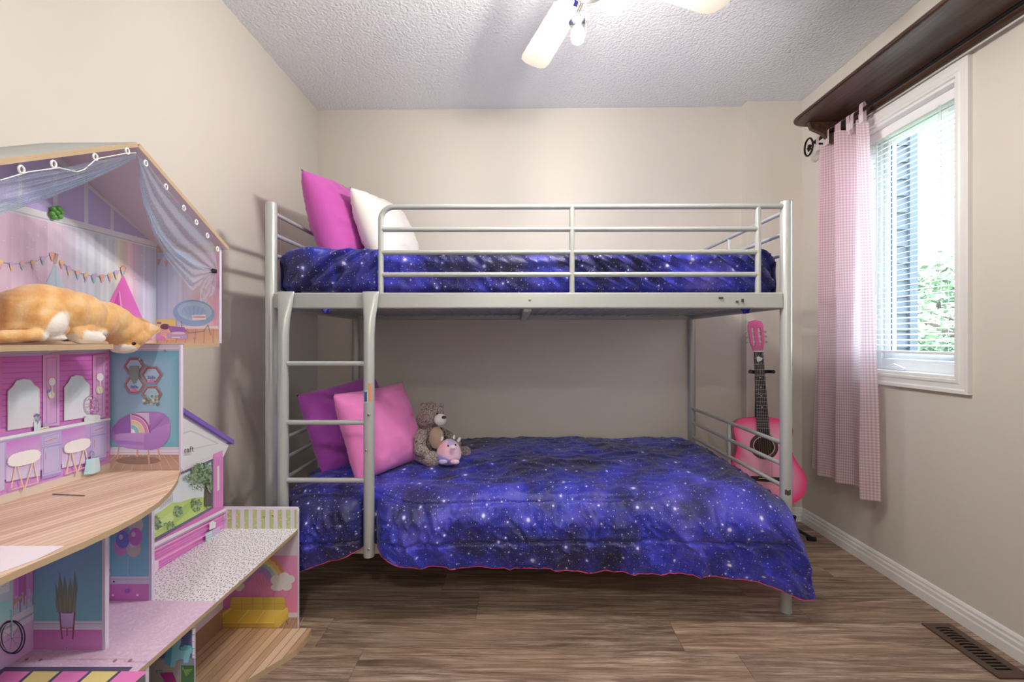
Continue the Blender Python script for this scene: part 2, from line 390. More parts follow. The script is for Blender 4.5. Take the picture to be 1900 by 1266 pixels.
def apx(px, y=1.74): return oy(px, 600, y).x - BX
gz = [1.590, 1.501, 1.411, 1.323]; gl_, gm_, gr_ = apx(706), apx(1062), apx(1411)
R = .05; pts = [(gl_, -.004, 1.235), (gl_, -.004, gz[0]-R)]
pts += [(gl_+R-R*math.cos(q*math.pi/16), -.004, gz[0]-R+R*math.sin(q*math.pi/16)) for q in range(1, 9)]
pts += [(LB-RP+.004, -.004, gz[0])]
bar(pts, .0108, 'guard_top_bar')
for z in gz[1:]: bar([(gl_, -.004, z), (gr_, -.004, z)], .0098, 'guard_bar')
for a in (gm_, gr_): bar([(a, -.004, 1.235), (a, -.004, gz[0]+.002)], .0108, 'guard_spindle')
# back guard (seen through the front one only as a line): a single bar
bar([(RP-.004, WB, 1.411), (LB-RP+.004, WB, 1.411)], .0085, 'back_bar')
# ladder
lad = thing('ladder', BW(.24, -.045, .23), parent=bed)
lx = [oy(p, 700, 1.70).x - BX for p in (525, 684)]
def stringer(a, z1):
    mb = MB(); n = 20; rows = []
    prof = [(1.2545, .033, .007, -.024), (1.245, .033, .0085, -.027), (1.20, .0285, .011, -.031), (1.15, .023, .016, -.038), (1.09, .0205, .0195, -.043), (.9, .0205, .0205, -.045), (z1, .0205, .0205, -.045)]
    for z, rx, ry, b in prof:
        o = len(mb.v)
        for j in range(n):
            q = 2*math.pi*j/n; mb.v.append(BW(a + rx*math.cos(q), b + ry*math.sin(q), z))
        rows.append(o)
    for i in range(len(rows)-1):
        for j in range(n): mb.f.append([rows[i]+j, rows[i]+(j+1)%n, rows[i+1]+(j+1)%n, rows[i+1]+j]); mb.m.append(0)
    mb.f.append([rows[0]+j for j in range(n)]); mb.f.append([rows[-1]+j for j in range(n)][::-1]); mb.m += [0,0]
    return mb.build('stringer', M['silver'], lad, smooth=True)
st = [stringer(lx[0], .06), stringer(lx[1], .233)]
for z in (.975, .748, .525): MB().tube([BW(lx[0]+.008,-.047,z), BW(lx[1]-.008,-.047,z)], .0098, 14).build('rung', M['silver'], lad, smooth=True)
def screw(parent, px, py, y, r=.006):
    p = oy(px, py, y); m = Matrix.Translation(p) @ Matrix.Rotation(math.pi/2, 4, 'X')
    s_ = MB().lathe([(r,-.002),(r,.001),(r*.7,.0025),(r*.3,.0028)], m, 14).build('screw', M['screw'], parent, smooth=True)
    MB().lathe([(r*.35,.0028),(r*.35,.0031)], m, 6).build('socket', M['screwdark'], s_)
for py in (770, 836, 1020): screw(st[1], 684 if py != 836 else 679, py, 1.70-.0205)
screw(bed, 983, 557, BY-.0145+.0087*1.05, .0065)
for px, py, w_, h_ in ((1048,557,9,3), (1338,553,8,3), (1368,560,4,4), (1378,558,4,6)):
    p = oy(px, py, BY-.0162+.0087*1.3); k = 1.74/F
    MB().box(p.x-w_*k/2, p.x+w_*k/2, p.y-.0004, p.y+.002, p.z-h_*k/2, p.z+h_*k/2).build('paint_chip', M['chip'], bed)
# stickers and wear on the ladder and post (torn paper patches)
M['stk_b'] = plain('sticker_blue', S(52,92,150), .5); M['stk_o'] = plain('sticker_orange', S(214,150,120), .6); M['stk_w'] = plain('sticker_pale', S(205,215,225), .6)
def curved_patch(parent, name, cx, cb, r, a0, a1, z0, z1, mat):
    mb = MB(); mb.grid(8, 2, lambda u, v: BW(cx + (r+.0005)*math.sin(a0+(a1-a0)*u), cb - (r+.0005)*math.cos(a0+(a1-a0)*u), z0+(z1-z0)*v + .002*math.sin(u*9)))
    mb.build(name, mat, parent, smooth=True)
curved_patch(st[1], 'sticker', lx[1], -.045, .0205, -.9, .1, .825, .875, M['stk_w'])
curved_patch(st[1], 'sticker', lx[1], -.045, .0208, -.6, -.05, .83, .868, M['stk_b'])
curved_patch(st[1], 'sticker', lx[1], -.045, .0205, .15, .8, .83, .9, M['stk_o'])
curved_patch(bed, 'paint_chip', LB, 0, RP, -.7, .3, .462, .482, M['chip'])
# ------------------------------------------------------------------ fabrics
def galaxy():
    t = NT('galaxy_print_fabric'); uv = t.nt.nodes.new('ShaderNodeTexCoord').outputs['UV']
    n1 = t.n('ShaderNodeTexNoise', None, Vector=uv, Scale=3.2, Detail=5.0, Roughness=.6, Distortion=.5)
    n2 = t.n('ShaderNodeTexNoise', None, Vector=t.n('ShaderNodeMapping', None, Vector=uv, Location=(5,3,1)).outputs[0], Scale=4.0, Detail=4.0, Roughness=.6)
    base = t.ramp(n1.outputs[0], [(.30, S(18,18,56)), (.43, S(30,34,128)), (.53, S(40,50,184)), (.64, S(76,72,198)), (.78, S(120,104,206))])
    c = t.mix(t.ramp(n2.outputs[0], [(.38, (.85,.85,.85,1)), (.55, (0,0,0,1))]).outputs[0], base, S(30,26,70))
    # glow clouds near stars, large stars, medium, small
    def stars(scale, r0, p, keep, off, gain):
        mp = t.n('ShaderNodeMapping', None, Vector=uv, Location=off)
        v = t.n('ShaderNodeTexVoronoi', {'voronoi_dimensions': '2D'}, Vector=mp.outputs[0], Scale=scale)
        sep = t.n('ShaderNodeSeparateColor', None, Color=v.outputs['Color'])
        k = t.math('GREATER_THAN', sep.outputs[0], keep)
        rr = t.math('MULTIPLY_ADD', sep.outputs[1], r0*.6, r0*.4)
        q = t.math('SUBTRACT', 1.0, t.math('DIVIDE', v.outputs['Distance'], rr), clamp=True)
        return t.math('MULTIPLY', t.math('MULTIPLY', t.math('POWER', q, p), k), gain)
    glow = t.math('ADD', stars(7.0, .26, 2.2, .35, (0,0,0), .75), stars(16.0, .3, 2.5, .5, (3,7,0), .5))
    c = t.mix(glow, c, S(120,118,240))
    core = t.math('ADD', stars(7.0, .075, 1.4, .35, (0,0,0), 1.7), stars(16.0, .09, 1.3, .5, (3,7,0), 1.5))
    core = t.math('ADD', core, stars(46.0, .14, 1.0, .5, (1,2,0), 1.0)); core = t.math('ADD', core, stars(110.0, .2, 1.0, .6, (2,1,0), .6), clamp=True)
    c = t.mix(core, c, S(235,235,255))
    wv = t.n('ShaderNodeTexNoise', None, Vector=uv, Scale=900.0, Detail=1.0)
    t.P(Base_Color=c, Roughness=.5, Sheen_Weight=.15); t.bump(wv.outputs[0], .08, .0005)
    return t.mat
M['galaxy'] = galaxy()
M['piping'] = plain('pink_piping', S(225,75,120), .6)
M['lining'] = plain('comforter_lining', S(40,40,110), .7)
def fabric(name, col, scale=700, sheen=.25): 
    t = NT(name); co = t.coord('Object'); nz = t.n('ShaderNodeTexNoise', None, Vector=co, Scale=scale, Detail=2.0)
    t.P(Base_Color=col, Roughness=.8, Sheen_Weight=sheen); t.bump(nz.outputs[0], .15, .0008); return t.mat
M['mattress'] = fabric('mattress_ticking', S(225,220,225))
def sst(a, b, x):
    x = min(1, max(0, (x-a)/(b-a))); return x*x*(3-2*x)
def nz3(x, y, z): return noise.noise(Vector((x, y, z)))
def ridge(x, y, z=0): return 1 - abs(noise.noise(Vector((x, y, z))))*2
# mattresses
def mattress(z0, z1, label):
    m = MB(); c = BW(LB/2, WB/2, (z0+z1)/2)
    m.obox(Matrix.Translation(c) @ Matrix.Rotation(BR, 4, 'Z'), LB/2-.06, WB/2-.095, (z1-z0)/2)
    tag(m.build('mattress', M['mattress'], bevel=.03, seg=4), label, 'mattress')
mattress(1.219, 1.39, 'white mattress on the upper bunk, seen from below through wire mesh')
mattress(.256, .42, 'mattress on the lower bunk hidden under the galaxy comforter')
# upper comforter: wrapped over the mattress
def comforter_upper():
    mb = MB(); a0, a1 = .024, LB-.026; b0, b1 = .046, WB-.03; ztop, zlow, r = 1.437, 1.2525, .06
    path = []     # (b, z) from front low edge over top to back
    for i in range(16): path.append((b0, zlow+(ztop-r-zlow)*i/16))
    for i in range(12): q = math.pi/2*i/12; path.append((b0+r-r*math.cos(q), ztop-r+r*math.sin(q)))
    for i in range(60): path.append((b0+r+(b1-b0-2*r)*i/60, ztop))
    for i in range(12): q = math.pi/2*i/12; path.append((b1-r+r*math.sin(q), ztop-r+r*math.cos(q)))
    for i in range(7): path.append((b1, ztop-r-(ztop-r-zlow)*i/6))
    NA = 330; rows = []; uv = []
    lens = [0]
    for i in range(1, len(path)): lens.append(lens[-1] + math.hypot(path[i][0]-path[i-1][0], path[i][1]-path[i-1][1]))
    ext = 8
    for i in range(-ext, NA+ext+1):
        if i < 0: a = a0; drop = -i/ext; inset = r
        elif i > NA: a = a1; drop = (i-NA)/ext; inset = r
        else:
            a = a0 + (a1-a0)*i/NA; drop = 0; da = min(a-a0, a1-a)
            inset = r - math.sqrt(max(0, r*r-(r-da)**2)) if da < r else 0
        zcap = ztop - inset - drop*(ztop-r-zlow)
        for j, (b, z) in enumerate(path):
            zz = min(z, zcap) if z > zcap else z
            bb = b
            if b < .3: bb = b + inset*.55
            elif b > .6: bb = b - inset*.55
            # bulge and folds
            front = sst(.12, .02, b - b0); 
            ua, ub = a*1.0, lens[j]
            puff = .010*nz3(a*3, ub*6, 1) + .006*nz3(a*9, ub*11, 4)
            # diagonal pulled folds on the front face
            fold = 0
            if front > 0:
                dr = a*1.0 + .9*(z-1.25)*(-1 if a < .5 else 1.3)
                amp = .034*sst(.55, .15, a) + .024*sst(1.0, 1.5, a) + .016
                fold = amp*(max(0, ridge(dr*13, z*5+a*1.5, 2)))**1.5 + .008*max(0, ridge(dr*29+nz3(a*7,z*20,1), z*11, 7))**1.7
                fold *= sst(1.2525, 1.275, z)
            top = sst(.05, .25, b-b0)
            zz += top*(.012*nz3(a*2.4, b*3, 9) + .008*max(0, ridge(a*6, b*5, 3))**2) + .012*sst(.6,0,a)*front
            bulge = .012*math.sin(math.pi*min(1, max(0, (z-zlow)/(ztop-zlow))))*front
            lim = .003 if gl_-.02 < a < gr_+.02 else 0
            bout = bb - (bulge + fold + puff*.5)*front*(.75 if lim else 1.25)
            ain = a
            if i < 0 or i > NA: 
                s_ = -1 if i < 0 else 1; ain = a + s_*(.004*nz3(b*9, zz*14, 2)-.002)
            if lim: bout = max(bout, .0075 + .004*nz3(a*9, z*20, 3))
            else: bout = max(bout, .019 if a < RP+.03 or a > LB-RP-.03 else .004)
            mb.v.append(BW(ain, bout, zz + puff*.5*(1-front))); uv.append((a, ub))
    nj = len(path); ni = NA+2*ext+1
    for i in range(ni-1):
        for j in range(nj-1): k = i*nj+j; mb.f.append([k, k+nj, k+nj+1, k+1]); mb.m.append(0)
    mb.uv = uv
    o = mb.build('comforter', M['galaxy'], smooth=True, sharp=180)
    tag(o, 'galaxy print comforter wrapped tight over the upper bunk mattress', 'comforter', 'galaxy print comforters')
    # corners poking out under the frame
    for px, wd in ((1384, 13), (604, 13)):
        k = 1.76/F; p = oy(px, 572, 1.80)
        c = MB(); c.grid(10, 6, lambda u, v: (p.x+(u-.5)*2*wd*k*(1-v*.85)+.004*v, p.y+.014*math.sin(u*math.pi), p.z+.02-(.012+.03)*v*(1-.25*abs(u-.5)) ))
        c.uv = [(q.x*1.3, q.z*1.3) for q in c.v]
        so = c.build('loose_corner', M['galaxy'], o, smooth=True); sm = so.modifiers.new('solid', 'SOLIDIFY'); sm.thickness = .008
comforter_upper()
# lower comforter: top, rounded front edge, long front drop with hem
hemx = [(480,1050),(540,1060),(556,1058),(600,1046),(640,1036),(672,1022),(690,1020),(712,1034),(745,1048),(800,1057),(900,1062),(1000,1065),(1100,1067),(1200,1067),(1300,1071),(1360,1073),(1400,1081),(1440,1096),(1470,1112),(1495,1120),(1512,1108),(1530,1104)]
YF = 1.665
HEM = [(oy(px, 900, YF).x - BX, oy(px, py, YF).z) for px, py in hemx]
def interp(tab, x):
    if x <= tab[0][0]: return tab[0][1]
    for (p, q), (r_, s_) in zip(tab, tab[1:]):
        if x <= r_: 
            f = (x-p)/(r_-p); return q+(s_-q)*f
    return tab[-1][1]
def smooth_interp(tab, x, w=.02): return (interp(tab, x-w)+2*interp(tab, x)+interp(tab, x+w))/4
def comforter_lower():
    mb = MB(); NA, NTOP, NR, ND = 340, 84, 22, 74; uv = []; nj = NTOP+NR+ND+1; hem = []
    bback, r = .885, .085; ztop = .497
    for i in range(NA+1):
        u = i/NA; a = .05 + u*(LB-.078)
        flare = sst(.90, 1.0, u)
        pin = math.exp(-((a-lx[1])/.05)**2) + math.exp(-((a-lx[0])/.05)**2)*.8
        bf = -.060 - .018*math.sin(a*4.1+.6)*(1-flare) - .012*nz3(a*2.2, 0, 5) + .045*min(1, pin)
        bf = min(bf, -.026); bf -= .012*flare
        zh = smooth_interp(HEM, a + .055*flare, .025)
        s = 0
        for j in range(nj):
            if j <= NTOP:
                f = j/NTOP; b = bback + (.06-bback)*f; z = ztop + .012*math.sin(f*2.4) - .022*f*f - .006
                aa = a; k = 0
                edge = sst(.0, .12, u)*sst(1.0, .93, u); z -= .022*(1-sst(0, .06, u)) + .03*(1-sst(1.0, .955, u))
                z -= .02*(1-sst(0, .08, f))
            elif j <= NTOP+NR:
                f = (j-NTOP)/NR; q = f*math.pi/2*.92; b0_ = .06; rr = b0_ - bf
                b = b0_ - rr*math.sin(q)/math.sin(math.pi/2*.92); z = ztop - .017 - .075*(1-math.cos(q))/(1-math.cos(math.pi/2*.92))
                z -= .022*(1-sst(0, .06, u)) + .03*(1-sst(1.0, .955, u))
                aa = a + .012*flare*f; zs = z
            else:
                f = (j-NTOP-NR)/ND; zs0 = ztop - .092 - .022*(1-sst(0, .06, u)) - .03*(1-sst(1.0, .955, u))
                z = zs0 + (zh-zs0)*f; b = bf - .012*math.sin(f*math.pi*.9)*(1-min(1,pin)) + .012*f
                aa = a + flare*(.012 + .078*f)
            # folds
            d = max(0, j-NTOP)/(NR+ND); tt = j if j <= NTOP else j
            sl = (bback-b) if j <= NTOP else (bback-.06) + .13*max(0, min(1, (j-NTOP)/NR)) + (0 if j <= NTOP+NR else (zs0-z))
            n_ = .013*nz3(a*3.1, sl*3.3, 1.3) + .006*nz3(a*8, sl*8, 6)
            topw = 1-sst(0, .25, d)
            n_ += topw*(.007*max(0, ridge(a*5+sl*2, sl*9, 3))**2 + .006*max(0, ridge(a*11, sl*17+a*4, 8))**2.5)
            dr = a - .35*sl
            n_ += sst(.08,.35,d)*(.026*max(0, ridge(dr*7.5+.5*nz3(a*3,sl*5,2), sl*2.2, 2))**1.5 + .011*max(0, ridge(dr*19+nz3(a*6,sl*9,1), sl*5, 5))**1.6 + .005*max(0, ridge(a*30-sl*16, sl*22, 7))**2)
            n_ += .035*math.exp(-((a-lx[1]-.12)/.07)**2)*sst(.1,.6,d)*(.5+.5*math.sin((sl-.6)*14)) * (1 if a > lx[1] else 0)
            # stitched lines
            L1 = .915 + .012*math.sin(a*3.0) - .05*sst(.62,.35,a) - .075*sst(1.30, 1.9, a)
            L2 = 1.05 + .014*math.sin(a*2.2) + .01*sst(1.5,1.9,a)
            for Ls in (L1, L2):
                g = math.exp(-((sl-Ls)/.0075)**2); n_ -= .013*g; n_ += .004*math.exp(-((sl-Ls)/.03)**2)*ridge(a*34, sl*6, 4)
            n_ *= .35 + .65*(1-min(1, pin))
            if j <= NTOP: off = (0, n_)
            else:
                q = min(1, (j-NTOP)/NR)*math.pi/2; off = (-n_*math.sin(q), n_*math.cos(q))
            bb = b + off[0]
            if j > NTOP+NR*.6:
                lim = -.0225 if pin > .35 else -.0265
                bb = min(bb, lim)
                if pin > .2: bb = max(bb, -.0225 - .06*(1-min(1,pin*1.4)) - .002) if abs(a-lx[1]) < .026 or abs(a-lx[0]) < .026 else bb
                if aa > LB-.06: bb = min(bb, -.034)
            mb.v.append(BW(aa, bb, z + off[1])); uv.append((a*1.0+.37, sl+3))
            if j == nj-1: hem.append(mb.v[-1].copy())
    for i in range(NA):
        for j in range(nj-1): k = i*nj+j; mb.f.append([k, k+nj, k+nj+1, k+1]); mb.m.append(0)
    mb.uv = uv
    o = mb.build('comforter', M['galaxy'], smooth=True, sharp=180)
    tag(o, 'galaxy print comforter draped loosely over the lower bunk and down its front', 'comforter', 'galaxy print comforters')
    MB().tube([p + Vector((0,0,-.001)) for p in hem[::3]], .0016, 6).build('hem_piping', M['piping'], o, smooth=True)
comforter_lower()
# ------------------------------------------------------------------ pillows
def pillow(mat, loc, size, rot, label, seed, wr=1.0):
    w, h, th = size; mb = MB(); N = 34
    R3 = rot.to_4x4(); L = Vector(loc)
    def surf(sg):
        def fn(i, j):
            u, v = i*2-1, j*2-1
            k0 = 1-.02*(u*u*v*v)**2; x = w/2*u*(1-.055*(1-v*v)*(abs(u)**3))*k0; y = h/2*v*(1-.055*(1-u*u)*(abs(v)**3))*k0
            e = max(0, (1-abs(u)**2.6))*max(0, (1-abs(v)**2.6)); z = th/2*e**.60
            k = (1-e)**.5
            z += wr*e**.5*(.010*nz3(u*2+seed, v*2, 3) + .008*max(0, ridge(u*5+seed, v*3, 1))**2*k + .012*max(0, ridge((u+v*.4)*4+seed, v*7, 5))**2*k)
            return L + R3 @ Vector((x, y, sg*z))
        return fn
    mb.grid(N, N, surf(1)); mb.grid(N, N, surf(-1))
    me_v = mb.v
    o = mb.build('pillow', mat, smooth=True, sharp=180, fixn=True)
    bm = bmesh.new(); bm.from_mesh(o.data); bmesh.ops.remove_doubles(bm, verts=bm.verts, dist=.0004); bmesh.ops.recalc_face_normals(bm, faces=bm.faces)
    bm.to_mesh(o.data); bm.free()
    # piped seam round the edge
    return tag(o, label, 'pillow', 'pillows on the bunks')
def frame(nrm, up):       # columns: width, height, normal
    n_ = Vector(nrm).normalized(); u_ = Vector(up); u_ = (u_ - n_*u_.dot(n_)).normalized(); x_ = u_.cross(n_)
    return Matrix((x_, u_, n_)).transposed()
M['p_mag'] = fabric('magenta_cotton', S(196,84,176)); M['p_white'] = fabric('white_cotton', S(240,236,232)); M['p_pur'] = fabric('purple_cotton', S(168,72,180)); M['p_pink'] = fabric('pink_cotton', S(236,132,202))
pillow(M['p_mag'], (-.865, 2.21, 1.632), (.56, .45, .21), frame((.96, -.12, .25), (-.25, -.10, 1)), 'magenta pillow leaning on the left end of the upper bunk', 1.0)
pillow(M['p_white'], (-.665, 2.27, 1.602), (.54, .41, .18), frame((.93, -.15, .33), (-.33, -.08, 1)), 'white pillow standing beside the magenta one on the upper bunk', 2.3)
pillow(M['p_pur'], (-.815, 2.15, .668), (.50, .40, .16), frame((.88, -.42, .30), (-.30, .0, 1)), 'purple pillow at the left end of the lower bunk behind a pink one', 4.1)
pillow(M['p_pink'], (-.618, 1.99, .668), (.40, .39, .17), frame((.80, -.52, .34), (-.30, .12, 1)), 'pink pillow propped in front of the purple pillow on the lower bunk', 6.2)
# ------------------------------------------------------------------ remeshed soft bodies
def remesh(mb, voxel, smooth_it=6):
    me = bpy.data.meshes.new('tmp'); me.from_pydata(mb.v, [], mb.f)
    bm = bmesh.new(); bm.from_mesh(me); bmesh.ops.recalc_face_normals(bm, faces=bm.faces); bm.to_mesh(me); bm.free()
    ob = bpy.data.objects.new('tmp', me); COL.objects.link(ob)
    rm = ob.modifiers.new('r', 'REMESH'); rm.mode = 'VOXEL'; rm.voxel_size = voxel
    sm = ob.modifiers.new('s', 'SMOOTH'); sm.factor = .5; sm.iterations = smooth_it
    dg = bpy.context.evaluated_depsgraph_get(); ev = ob.evaluated_get(dg)
    out = bpy.data.meshes.new_from_object(ev)
    bpy.data.objects.remove(ob); bpy.data.meshes.remove(me)
    r = MB(); r.v = [v.co.copy() for v in out.vertices]; r.f = [list(p.vertices) for p in out.polygons]; r.m = [0]*len(r.f)
    nr = [v.normal.copy() for v in out.vertices]
    bpy.data.meshes.remove(out)
    return r, nr
def vcol_mat(name, rough=.8, sheen=.3, bump=0, bscale=500, spec=None):
    t = NT(name); a = t.n('ShaderNodeAttribute', {'attribute_name': 'Col'})
    t.P(Base_Color=a.outputs['Color'], Roughness=rough, Sheen_Weight=sheen)
    if bump:
        nz = t.n('ShaderNodeTexNoise', None, Vector=t.coord('Object'), Scale=bscale, Detail=3.0); t.bump(nz.outputs[0], bump, .002)
    return t.mat
M['vfur'] = vcol_mat('plush_fur', .9, .3, .5, 700); M['vplush'] = vcol_mat('short_plush', .85, .5, .1, 900)
# ------------------------------------------------------------------ teddy bear
def tz(x, y): return 740 + x/8.44, 730 + y/8.44      # traced spots in the photo
def tp(x, y, d): return oy(*tz(x, y), d + TD)
TD = .045
def teddy():
    k = 2.095/F/8.44; mb = MB()
    def b(x, y, d, r, s=(1,1,1)): mb.ball(tp(x,y,d), (r*k*s[0], r*k*s[1], r*k*s[2]), n=20)
    b(500, 335, 2.07, 205, (1.0,1.0,1.0)); b(440, 400, 2.07, 170); b(560, 330, 2.06, 150)
    b(660, 210, 2.06, 46); b(380, 190, 2.13, 50)          # ears
    b(500, 720, 2.09, 215, (.95,1,1.1)); b(480, 880, 2.10, 215, (1,1,.85)); b(460, 560, 2.08, 150)
    mb.tube([tp(390,610,2.02), tp(320,740,1.985), tp(330,860,1.975), tp(400,940,1.97)], [90*k,100*k,96*k,80*k], 14); b(330,880,1.975,95); b(400,930,1.97,80)
    mb.tube([tp(640,590,2.15), tp(780,660,2.18), tp(900,780,2.18)], [70*k,75*k,75*k], 12); b(910,790,2.18,72)
    mb.tube([tp(330,960,2.03), tp(440,1010,1.99), tp(530,1040,1.97)], [110*k,110*k,120*k], 14); b(535,1040,1.975,126,(.85,.95,1)); b(330,960,2.03,110)
    mb.tube([tp(620,950,2.16), tp(850,940,2.17), tp(1020,930,2.17)], [110*k,105*k,100*k], 14); b(1045,930,2.17,108,(.8,.95,1))
    rm, nr = remesh(mb, .0032, 3)
    rnd = random.Random(2); cols = []; vs = []
    for v, n in zip(rm.v, nr):
        q = nz3(v.x*230, v.y*230, v.z*230) + .6*nz3(v.x*480, v.y*480, v.z*480)
        vs.append(v + n*(.0024*q)); f = min(1, max(0, .42 + .75*q))
        c0, c1 = S(72,58,58), S(214,198,192); cols.append([c0[i]+(c1[i]-c0[i])*f for i in range(3)]+[1])
    rm.v = vs; rm.col = cols
    o = rm.build('teddy_bear', M['vfur'], smooth=True, sharp=180, fixn=False)
    tag(o, 'shaggy grey brown teddy bear sitting beside the pink pillow', 'teddy bear')
    m = MB(); m.ball(tp(650,412,1.975), (95*k, 75*k, 88*k), n=20); m.build('muzzle', fabric('white_plush', S(236,234,234)), o, smooth=True)
    m = MB(); m.ball(tp(706,377,1.935), (36*k, 26*k, 24*k), n=14); m.build('nose', plain('brown_nose', S(70,44,40), .4), o, smooth=True)
    m = MB(); m.ball(tp(590,700,1.985), (112*k, 60*k, 170*k), n=24); m.build('belly_patch', fabric('tan_plush', S(182,158,138), 500), o, smooth=True)
    m = MB(); m.ball(tp(600,322,1.962), 14*k, n=10); m.build('eye', plain('black_eye', S(15,12,12), .15), o, smooth=True)
teddy()
def cow():
    k = 2.03/F/8.44; D = 1.985; mb = MB()
    c = tp(785, 920, D); R_ = Vector((192*k, 165*k, 205*k)); rows = []
    def egg(th, ph):    # th around, ph from bottom to top
        z = -math.cos(ph); wdt = math.sin(ph)*(1-.16*z) ; 
        return c + Vector((R_.x*wdt*math.cos(th), R_.y*wdt*math.sin(th), R_.z*max(z, -.93)))
    mb.grid(40, 26, lambda u, v: egg(u*2*math.pi, .001+v*(math.pi-.002)))
    cols = []
    for v in mb.v:
        q = v - c; px = q.x/R_.x; pz = q.z/R_.z
        col = S(238,196,222)
        if pz > .1 and px < -.2: col = S(240,180,200)
        if pz < .02 - .55*(px+.6) and px < .25 and pz < .0: col = S(176,166,226)
        if pz > .62 and px > -.05 and px < .5: col = S(190,180,228)
        cols.append(col)
    mb.col = cols
    o = mb.build('plush_cow', M['vplush'], smooth=True, sharp=180)
    tag(o, 'small pink and lilac egg shaped cow plush in front of the teddy bear', 'plush toy')
    wm = M['p_white']
    def part(nm, x, y, d, r, m, rot=0):
        MB().ball(tp(x,y,d), [q*k for q in r], n=14, mat=Matrix.Rotation(rot, 4, 'Y')).build(nm, m, o, smooth=True)
    part('ear', 600, 778, 1.985, (42,22,26), wm); part('ear', 942, 728, 2.005, (24,20,46), wm, .6)
    part('horn', 672, 715, 1.97, (22,20,40), wm, .4); part('horn', 866, 688, 1.98, (20,20,38), wm, .1)
    part('muzzle', 850, 846, 1.930, (52,24,36), fabric('pale_rose_plush', S(246,226,238)))
    ey = plain('bead_eye', S(22,18,24), .2); part('eye', 772, 823, 1.918, (15,10,15), ey); part('eye', 888, 808, 1.929, (12,9,14), ey)
    bl_ = fabric('blush', S(236,160,180)); part('foot', 690, 1075, 1.924, (70,34,40), fabric('lilac_plush', S(186,176,228))); part('foot', 880, 1075, 1.928, (70,34,40), fabric('rose_plush', S(240,205,222)))
cow()
# ------------------------------------------------------------------ ceiling fan with four bulbs
HX, HY, BZ = .217, 1.352, 2.195
fan = thing('ceiling_fan', (HX, HY, H), 'white four blade ceiling fan with lit bulbs hanging from the ceiling', 'ceiling fan')
M['fanwhite'] = plain('fan_white', S(214,206,192), .4); M['chrome'] = plain('chrome', S(215,215,215), .12, 1.0); M['brass'] = plain('brass', S(215,180,110), .25, 1.0)
t = NT('lit_bulb'); em = t.n('ShaderNodeEmission', None, Color=(1.0,.945,.865,1), Strength=BULB); t.set(t.out.inputs[0], em.outputs[0]); M['bulb'] = t.mat
T0 = Matrix.Translation((HX, HY, 0))
MB().lathe([(.065,H-.0005),(.065,H-.02),(.045,H-.055),(.014,H-.06),(.014,2.31)], T0, 28).build('canopy', M['fanwhite'], fan, smooth=True)
MB().lathe([(.02,2.32),(.08,2.315),(.115,2.29),(.12,2.235),(.10,2.205),(.06,2.19),(.05,2.15),(.03,2.14)], T0, 32).build('motor_housing', M['fanwhite'], fan, smooth=True)
for k in range(4):
    an = math.radians(109 + 90*k); bt = Matrix.Translation((HX, HY, BZ)) @ Matrix.Rotation(an, 4, 'Z') @ Matrix.Rotation(math.radians(10), 4, 'X')
    out = [(.17,-.046),(.46,-.058),(.487,-.052),(.5,-.034),(.504,0),(.5,.034),(.487,.052),(.46,.058),(.17,.046),(.16,.03),(.16,-.03)]
    bd = MB().prism(out, lambda u,v,h: bt @ Vector((u,v,h)), -.003, .003).build('blade', M['fanwhite'], fan, bevel=.0015)
    MB().prism([(.09,-.016),(.17,-.035),(.22,-.02),(.22,.02),(.17,.035),(.09,.016)], lambda u,v,h: bt @ Vector((u,v,h)), .003, .008).build('blade_iron', M['chrome'], bd, bevel=.001)
MB().lathe([(.03,2.15),(.05,2.145),(.052,2.125),(.03,2.11),(.008,2.105)], T0, 24).build('light_plate', M['chrome'], fan, smooth=True)
lamps = [(.192,1.452,2.062), (.292,1.352,2.085), (.142,1.332,2.085), (.235,1.252,2.085)]
for lx_, ly_, lz_ in lamps:
    ar = MB().tube([(HX,HY,2.125), ((HX+lx_)/2,(HY+ly_)/2,2.14), (lx_,ly_,lz_+.075), (lx_,ly_,lz_+.05)], .006, 10)
    ar.lathe([(.006,lz_+.052),(.028,lz_+.046),(.03,lz_+.038),(.014,lz_+.034),(.012,lz_+.02)], Matrix.Translation((lx_,ly_,0)), 20)
    a_ = ar.build('lamp_arm', M['chrome'], fan, smooth=True)
    MB().lathe([(.012,lz_+.026),(.020,lz_+.012),(.023,lz_-.006),(.018,lz_-.022),(.006,lz_-.029),(1e-6,lz_-.03)], Matrix.Translation((lx_,ly_,0)), 18).build('bulb', M['bulb'], a_, smooth=True)
MB().tube([(.2,1.33,2.12),(.2,1.33,1.98)], .0009, 6).build('pull_chain', M['brass'], fan)
# ------------------------------------------------------------------ dark wooden shelf over the window
t = NT('dark_walnut'); co = t.coord('Object', scale=(26,1.6,26)); nz = t.n('ShaderNodeTexNoise', None, Vector=co, Scale=2.2, Detail=6.0, Roughness=.6, Distortion=.4)
t.P(Base_Color=t.ramp(nz.outputs[0], [(.3, S(42,28,22)), (.5, S(72,49,39)), (.72, S(100,70,54))]).outputs[0], Roughness=.32); t.bump(nz.outputs[0], .06, .001); M['walnut'] = t.mat
SZ, SX0, SY0, SY1 = 2.172, 1.405, .55, 2.33
sh = thing('wall_shelf', (XR, 1.4, SZ), 'long dark walnut shelf mounted on the wall above the window', 'shelf')
def sh_out(grow, n=14):
    x0 = SX0 - grow; y1 = SY1 + grow; rr = .09; o = [(XR, SY0-grow), (x0, SY0-grow)]
    cx, cy = x0+rr, y1-rr
    o += [(cx - rr*math.cos(q*math.pi/2/n), cy + rr*math.sin(q*math.pi/2/n)) for q in range(n+1)]
    return o + [(XR, y1)]
MB().prism(sh_out(0), lambda u,v,h: (u,v,h), SZ, SZ+.022).build('board', M['walnut'], sh, bevel=.002)
